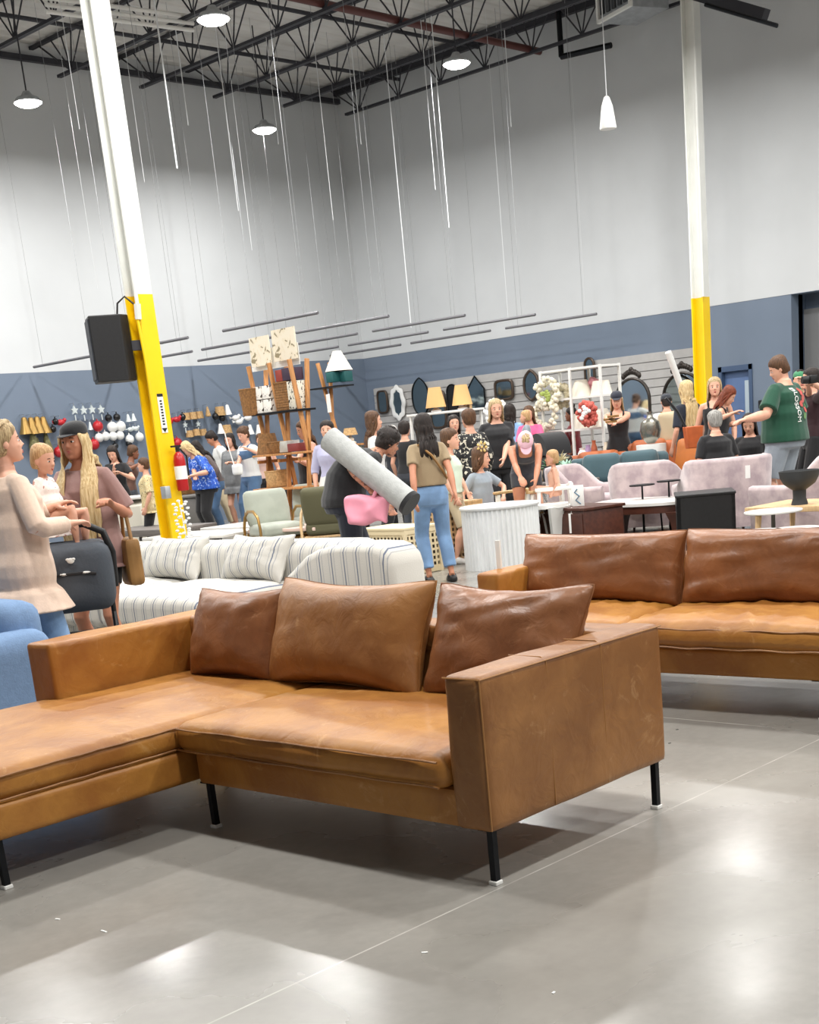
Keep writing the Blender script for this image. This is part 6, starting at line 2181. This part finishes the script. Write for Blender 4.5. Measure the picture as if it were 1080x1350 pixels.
pin_table('slim dark pedestal side table right of its twin, beside the black stool', 884, 690, 15.3, .13, .64)
slab_table('low white-topped table seen through the pedestal tables', 848, 690, 15.75, .9, .4, .44, STONE, BLACKM, rz=-4, legs='metal')
# right: light wood table, bowl, round white tables
wt = slab_table('light wood coffee table at the right with the black bowl', 1074, 700, 12.9, 1.0, .75, .46, LWOOD, LWOOD, rz=-2, legs='taper', th=.05)
for k, (px, d_, H_, r_, lb) in enumerate(((1020, 12.15, .475, .25, 'higher pale round table below the black bowl'), (1000, 11.6, .36, .20, 'low round white table, left of two in front of the bowl'), (1051, 11.6, .36, .20, 'low round white table, right of two in front of the bowl'))):
    t = thing('round_table', lb, 'table', gl(px, 700, d_), 0, 'round white tables')
    MB().lathe([(0, 0), (.16, 0), (.16, .012), (.02, .03), (.018, H_ - .03), (.06, H_ - .02), (0, H_ - .02)], 20).build('pedestal', mat('dark_pewter', (90, 86, 80), .4, .5), t)
    MB().lathe([(0, H_ - .022), (r_ - .01, H_ - .022), (r_, H_ - .015), (r_, H_ - .004), (r_ - .008, H_), (0, H_)], 30).build('table_top', STONE, t)
bw = thing('black_bowl', 'matt black bowl on a round foot standing on the light wood table', 'bowl', gl(1055, 700, 12.75) + Vector((0, 0, .46)))
MB().lathe([(0, 0), (.075, 0), (.072, .02), (.058, .06), (.06, .13), (.09, .15), (.14, .185), (.17, .24), (.182, .30), (.172, .30), (.155, .245), (.12, .20), (0, .18)], 30).build('bowl_body', mat('matt_black_ceramic', (46, 48, 50), .6), bw)

# --- fluted drum, white side table, rattan boxes
g = gl(664, 740, 13.9)
dm = thing('fluted_drum_table', 'white fluted drum table behind the rear leather sofa', 'table', (g.x, g.y, 0))
a = MB()
rings = []
for z in (0, .60):
    rings.append([Vector(((.385 + (.010 if k % 4 < 2 else -.004)) * math.cos(2 * PI * k / 200), (.385 + (.010 if k % 4 < 2 else -.004)) * math.sin(2 * PI * k / 200), z)) for k in range(200)])
a.loft(rings)
a.build('fluted_body', mat('white_lacquer', (226, 228, 228), .45), dm, smooth=False)
MB().lathe([(0, .595), (.405, .595), (.41, .602), (.41, .618), (.40, .625), (0, .625)], 48).build('table_top', mat('white_lacquer', (0, 0, 0)), dm)
g = gl(722, 700, 14.3)
ws = thing('white_side_table', 'white moulded side table with flared legs beside the wood cabinet', 'table', (g.x, g.y, 0), R(20))
a = MB()
a.prism([(.24 * math.cos(k * PI / 10), .24 * math.sin(k * PI / 10)) for k in range(20)], .52, .56)
a.build('table_top', WHITE_P, ws)
for k in range(3):
    an = k * 2 * PI / 3
    b = MB()
    b.loft([[Vector((math.cos(an) * r_ + dx * w1 * math.cos(an + PI / 2) + dy * .02 * math.cos(an), math.sin(an) * r_ + dx * w1 * math.sin(an + PI / 2) + dy * .02 * math.sin(an), z)) for dx, dy in ((-1, -1), (1, -1), (1, 1), (-1, 1))] for z, r_, w1 in ((0, .17, .05), (.2, .13, .05), (.4, .16, .09), (.53, .21, .14))])
    b.build('leg', WHITE_P, ws)
def cane_box(label, px, py, d, L, W, H, rz, m, hm):
    t = thing('rattan_cabinet', label, 'cabinet', gl(px, py, d), R(rz))
    MB().box((0, 0, H / 2 + .02), (W - .02, L - .02, H - .06)).build('cabinet_body', hm, t, smooth=False)
    a = MB()
    for z in (.03, H - .02): a.box((-W / 2, 0, z), (.03, L, .05)).box((W / 2, 0, z), (.03, L, .05)).box((0, -L / 2, z), (W, .03, .05)).box((0, L / 2, z), (W, .03, .05))
    for sx in (-1, 1):
        for sy in (-1, 1): a.box((sx * W / 2, sy * L / 2, H / 2), (.035, .035, H))
    a.build('cabinet_frame', m, t, smooth=False)
    a = MB()
    nz_, ny_ = int(H / .055), int(L / .055)
    for i in range(1, nz_): a.box((-W / 2 - .002, 0, i * H / nz_), (.006, L, .024))
    for i in range(1, ny_): a.box((-W / 2 - .004, -L / 2 + i * L / ny_, H / 2), (.006, .024, H - .06))
    nx_ = int(W / .055)
    for i in range(1, nz_): a.box((0, -L / 2 - .002, i * H / nz_), (W, .006, .024))
    for i in range(1, nx_): a.box((-W / 2 + i * W / nx_, -L / 2 - .004, H / 2), (.024, .006, H - .06))
    a.build('cane_weave', m, t, smooth=False)
    MB().box((0, 0, H + .01), (W + .04, L + .04, .025), bev=.004).build('cabinet_top', m, t)
cane_box('rattan cabinet beside the jeans of the woman in khaki', 592, 700, 14.9, .55, .5, .62, -8, LWOOD, mat('cane_dark', (112, 92, 70), .7))
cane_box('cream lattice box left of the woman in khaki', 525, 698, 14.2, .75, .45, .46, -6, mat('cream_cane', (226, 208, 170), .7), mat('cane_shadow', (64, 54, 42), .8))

# --- high chair, wooden chair, bench seats round the girl
hc_ = thing('high_chair', 'white wooden high chair with rail, holding the fair-haired baby', 'chair', gl(732, 668, 14.6), R(130))
for sx in (-1, 1):
    for sy in (-1, 1): MB().tube([(sx * .22, sy * .24, 0), (sx * .16, sy * .18, .72)], .022, 8).build('leg', WHITE_P, hc_)
a = MB(); a.box((0, 0, .50), (.34, .36, .03), bev=.01); a.build('seat', WHITE_P, hc_)
a = MB(); a.box((.18, 0, .70), (.05, .46, .035), bev=.01).box((-.18, 0, .72), (.04, .40, .05), bev=.01).box((0, .2, .70), (.36, .03, .04), bev=.01).box((0, -.2, .70), (.36, .03, .04), bev=.01).box((-.17, 0, .6), (.02, .36, .05))
a.build('rail', WHITE_P, hc_)
wc = thing('wooden_bench', 'long wooden slatted bench in front of the seated girl', 'bench', gl(652, 676, 14.75), R(-8))
MB().box((0, 0, .44), (.36, 1.1, .03), bev=.01).build('seat', LWOOD, wc)
MB().box((.14, -.35, .47), (.06, .5, .02), bev=.006).build('seat_rail', WICK2, wc)
for sy in (-.55, -.15, .2, .55):
    MB().tube([(-.15, sy, 0), (-.1, sy + .05, .43)], .012, 6).tube([(.15, sy, 0), (.1, sy - .05, .43)], .012, 6).build('leg', DWOOD, wc)
ck = thing('wooden_armchair', 'white-legged wooden armchair frame right of the seated girl', 'chair', gl(700, 678, 14.9), R(-10))
for sx in (-1, 1):
    for sy in (-1, 1): MB().box((sx * .2, sy * .3, .33), (.045, .045, .66), bev=.006).build('leg', WHITE_P, ck)
MB().box((0, .3, .68), (.5, .06, .03), bev=.01).box((0, -.3, .68), (.5, .06, .03), bev=.01).box((.2, 0, .66), (.03, .6, .06), bev=.008).build('arm_rail', LWOOD, ck)
MB().box((0, 0, .42), (.42, .58, .05), bev=.015).build('seat', LWOOD, ck)
yb = thing('mustard_bench', 'mustard green velvet bench behind the seated girl', 'bench', gl(676, 655, 14.9), R(-12))
a = MB(); soft_box(a, (0, 0, .42), (.42, .66, .16), r=.05, n=8); a.build('seat', mat('mustard_velvet', (148, 142, 40), .75, sheen=.3), yb)
for sx in (-1, 1):
    for sy in (-1, 1): MB().tube([(sx * .15, sy * .26, 0), (sx * .15, sy * .26, .35)], .012, 6).build('leg', BRASS, yb)
# framed picture propped beside the high chair
fr_ = thing('propped_picture', 'white sheet with blue scribble propped beside the high chair', 'picture', at(763, 672, 14.3), R(20))
MB().box((0, 0, .12), (.015, .13, .26), bev=.003).build('sheet', PAPER, fr_)
MB().tube([(-.012, -.03, .06), (-.012, .02, .1), (-.012, -.02, .14), (-.012, .03, .18), (-.012, .0, .21)], .006, 5).build('scribble', mat('ink_blue', (60, 110, 140), .6), fr_)

# --- teal sofa, orange chairs
TEAL = mat('teal_velvet', (62, 88, 96), .8, var=.06, scale=5, sheen=.3)
ORG = mat('orange_leather_chair', (186, 106, 42), .45, var=.08, scale=5)
ORG2 = mat('rust_leather', (172, 92, 46), .5, var=.1, scale=5)
def small_sofa(label, loc, rz, L, m, hb=.8, name='sofa', cushions=2, tagged=False):
    t = thing(name, label, 'sofa', loc, R(rz))
    a = MB(); soft_box(a, (0, 0, .3), (.8, L, .26), r=.05, n=8, crown=.02); a.build('seat', m, t)
    a = MB(); soft_box(a, (-.34, 0, hb / 2 + .08), (.2, L, hb - .16), r=.06, n=10); a.build('back', m, t)
    for q in (1, -1):
        a = MB(); soft_box(a, (0, q * (L / 2 - .07), .4), (.8, .14, .42), r=.05, n=8); a.build('arm', m, t)
        for sx in (-1, 1): MB().tube([(sx * .32, q * (L / 2 - .1), 0), (sx * .32, q * (L / 2 - .1), .18)], .02, 6).build('leg', DWOOD, t)
    for k in range(cushions):
        w_ = (L - .3) / cushions
        a = MB(); soft_box(a, (0, 0, 0), (.16, w_ - .02, .40), r=.06, n=8, puff=.02, M=Mx((-.2, -L / 2 + .15 + w_ * (k + .5), hb - .16), ry=R(-10))); a.build('back_cushion', m, t)
    return t
small_sofa('dark teal velvet sofa behind the mauve chairs', gl(822, 640, 18.1), 222, 1.3, TEAL, hb=.86)
small_sofa('rust leather sofa with white tag behind the teal one, left', gl(792, 620, 19.6), 222, .9, ORG2, hb=.86, cushions=1)
small_sofa('rust leather sofa behind the teal one, right', gl(860, 620, 19.9), 222, .8, ORG2, hb=.95, cushions=1)
oc = thing('orange_armchair', 'orange leather armchair with curved wooden shell in front of the grey-haired woman', 'armchair', gl(896, 640, 17.9), R(160))
a = MB(); soft_box(a, (0, 0, .34), (.7, .8, .18), r=.06, n=8, crown=.02); a.build('seat', ORG, oc)
a = MB(); soft_box(a, (0, 0, 0), (.16, .62, .56), r=.06, n=8, M=Mx((-.3, -.1, .72), ry=R(-12))); a.build('backrest', ORG, oc)
a = MB()
rr_ = []
for i in range(19):
    th = PI * .35 + PI * 1.3 * i / 18
    x, y = .42 * math.cos(th), .46 * math.sin(th)
    hh = .5 + .12 * math.sin(PI * i / 18)
    rr_.append([Vector((x, y, .18)), Vector((x * 1.04, y * 1.04, .2)), Vector((x * 1.08, y * 1.08, hh)), Vector((x * 1.03, y * 1.03, hh))])
a.loft(rr_)
a.build('wooden_shell', mat('walnut', (112, 74, 44), .5), oc)
for k in range(4):
    an = PI / 4 + k * PI / 2
    MB().tube([(.3 * math.cos(an), .3 * math.sin(an), 0), (.26 * math.cos(an), .26 * math.sin(an), .24)], .018, 6).build('leg', DWOOD, oc)
# cream chairs at the right, behind the man
sc_ = small_sofa('cream boucle armchair behind the man in green, at the right edge', gl(1062, 610, 18.6), 210, .95, mat('boucle_cream', (222, 214, 198), .9, bump=.5, bscale=70), hb=.86, name='cream_armchair', cushions=1)
sc_['category'] = 'armchair'
# black stroller in the centre distance
bsr = thing('baby_carriage', 'black pram hood with white badge left of the wine red dress', 'stroller', gl(728, 615, 19.4), R(250))
a = MB()
a.prism([(.27 * math.cos(k * PI / 14) - .05, .30 * math.sin(k * PI / 14)) for k in range(15)], -.2, .2, Mx((0, 0, .92), rx=PI / 2))
a.build('hood', C_BLACK, bsr)
a = MB(); soft_box(a, (0, 0, .78), (.6, .4, .26), r=.08, n=8); a.build('carrycot', C_BLACK, bsr)
MB().lathe([(0, -.004), (.05, -.004), (.05, .004), (0, .004)], 16, Mx((.0, -.21, 1.04), rx=PI / 2)).build('badge', WHITE_P, bsr)
MB().tube([(-.3, -.2, .7), (.3, -.2, .14)], .015).tube([(.3, -.2, .7), (-.3, -.2, .14)], .015).tube([(-.3, .2, .7), (.3, .2, .14)], .015).tube([(.3, .2, .7), (-.3, .2, .14)], .015).tube([(-.3, -.2, .7), (-.6, -.2, 1.05), (-.6, .2, 1.05), (-.3, .2, .7)], .015).build('frame', CHROME, bsr)
for sx in (-1, 1):
    for sy in (-1, 1): MB().lathe([(0, -.02), (.13, -.02), (.14, 0), (.13, .02), (0, .02)], 20, Mx((sx * .3, sy * .22, .14), rx=PI / 2)).build('wheel', BLK, bsr)

# --- potted plants and small things in the gap behind the girl
LEAF = mat('leaf_green', (74, 112, 78), .6, var=.2, scale=10)
def plant(label, px, py, d, h, r, pot, lm=LEAF, z0=0.0, nl=40):
    t = thing('potted_plant', label, 'plant', gl(px, py, d) + Vector((0, 0, z0)))
    MB().lathe([(0, 0), (r * .5, 0), (r * .62, h * .32), (r * .55, h * .32), (0, h * .28)], 16).build('pot', pot, t)
    a = MB()
    rnd = random.Random(int(px * 3))
    for k in range(nl):
        th, e_ = rnd.uniform(0, 2 * PI), rnd.uniform(.2, 1.3)
        l_ = r * rnd.uniform(.6, 1.2)
        d_ = Vector((math.cos(th) * math.cos(e_), math.sin(th) * math.cos(e_), math.sin(e_)))
        s_v = d_.cross(Vector((0, 0, 1))).normalized() * r * .13
        b0 = Vector((0, 0, h * .3))
        p1_, p2_ = b0 + d_ * l_ * .55, b0 + d_ * l_ + Vector((0, 0, -.15 * l_))
        a._add([b0, p1_ + s_v, p2_, p1_ - s_v, p1_ + Vector((0, 0, .012))], [(0, 1, 4), (1, 2, 4), (2, 3, 4), (3, 0, 4), (0, 3, 2, 1)])
    a.build('foliage', lm, t)
slab_table('low grey display table holding plants behind the seated girl', 712, 640, 18.2, 1.5, .7, .62, GREYW, BLACKM, rz=-5)
TC = mat('terracotta', (170, 88, 62), .7)
plant('leafy green plant in dark pot behind the seated girl', 672, 640, 18.3, .5, .26, BLK, z0=.625)
plant('green plant in terracotta pot right of the pink cap', 729, 640, 18.2, .42, .2, TC, z0=.625)
plant('pale dried plant in cream pot left of the wine red dress', 738, 630, 18.4, .6, .2, WHITE_P, mat('dried_leaf', (206, 196, 160), .8), z0=.625)
plant('small green plant left of the seated girl', 690, 640, 18.1, .36, .2, WHITE_P, z0=.625)
plant('sage plant in white pot right of the cream box lattice', 750, 640, 18.0, .32, .2, WHITE_P, mat('mint_leaf', (160, 196, 176), .7), z0=.625)
plant('tall pale plant at the corner end of the slatwall', 474, 600, 20.0, .7, .24, WHITE_P, mat('silver_leaf', (150, 156, 140), .7), z0=.9)
slab_table('narrow grey table under the plant at the wall corner', 474, 600, 20.0, .6, .5, .895, GREYW, BLACKM)
rnd = random.Random(12)
cols = [(206, 200, 190), (120, 60, 56), (90, 120, 110), (200, 180, 150), (60, 60, 66), (180, 120, 90), (226, 222, 214), (150, 96, 110), (196, 190, 120)]
names = ['cream', 'brick red', 'sea green', 'beige', 'charcoal', 'clay', 'white', 'plum', 'pale olive']
for k in range(9):
    px = 698 + k * 6
    g = gl(px, 640, 18.0 + .2 * (k % 2)) + Vector((0, 0, .623))
    h_ = .12 + .1 * rnd.random()
    r_ = .05 + .02 * rnd.random()
    o = MB().lathe([(0, 0), (r_ * .7, 0), (r_, h_ * .4), (r_ * .8, h_ * .75), (r_ * .45, h_ * .9), (r_ * .55, h_), (0, h_)], 16).build('small_vase', mat('vase_%d' % k, cols[k], .4), loc=g)
    tag(o, 'small ' + names[k] + ' vase on the grey table behind the seated girl', 'vase')
slab_table('long grey goods table in front of the white rack', 790, 600, 20.35, 1.2, .5, .78, GREYW, BLACKM, rz=-3)
for k in range(7):
    px = 768 + k * 8
    g = gl(px, 600, 20.25 + .2 * (k % 2)) + Vector((0, 0, .78))
    h_ = .16 + .12 * rnd.random()
    r_ = .05 + .03 * rnd.random()
    c_ = ['white', 'lilac', 'rust', 'grey', 'cream', 'moss', 'navy'][k]
    cc_ = [(232, 230, 226), (170, 140, 176), (170, 90, 60), (140, 140, 140), (222, 212, 190), (110, 120, 80), (50, 60, 86)][k]
    o = MB().lathe([(0, 0), (r_ * .8, 0), (r_, h_ * .3), (r_ * .9, h_ * .6), (r_ * .5, h_ * .85), (r_ * .6, h_), (0, h_)], 16).build('ceramic_jar', mat('jar_%d' % k, cc_, .4), loc=g)
    tag(o, c_ + ' ceramic jar on the long grey table before the white rack', 'jar')
# debris on the floor
for k, (px, py, L_, m, lb) in enumerate(((137, 1228, .05, PAPER, 'small white scrap on the concrete at lower left'), (76, 1212, .03, PAPER, 'tiny pale scrap left of the other one on the floor'), (560, 1256, .03, PAPER, 'pale crumb on the floor near the bottom centre'),
                                    (893, 962, .02, BLK, 'upper of two dark specks on the floor right of the sofa'), (883, 980, .02, BLK, 'lower of two dark specks on the floor right of the sofa'), (730, 1309, .02, PAPER, 'pale speck on the floor at lower right'))):
    g = ground(px, py)
    tag(MB().box((0, 0, .001), (.006, L_ * .6, .002)).build('scrap', m, loc=(g.x, g.y, 0), rz=R(20 * k)), lb, 'scrap')
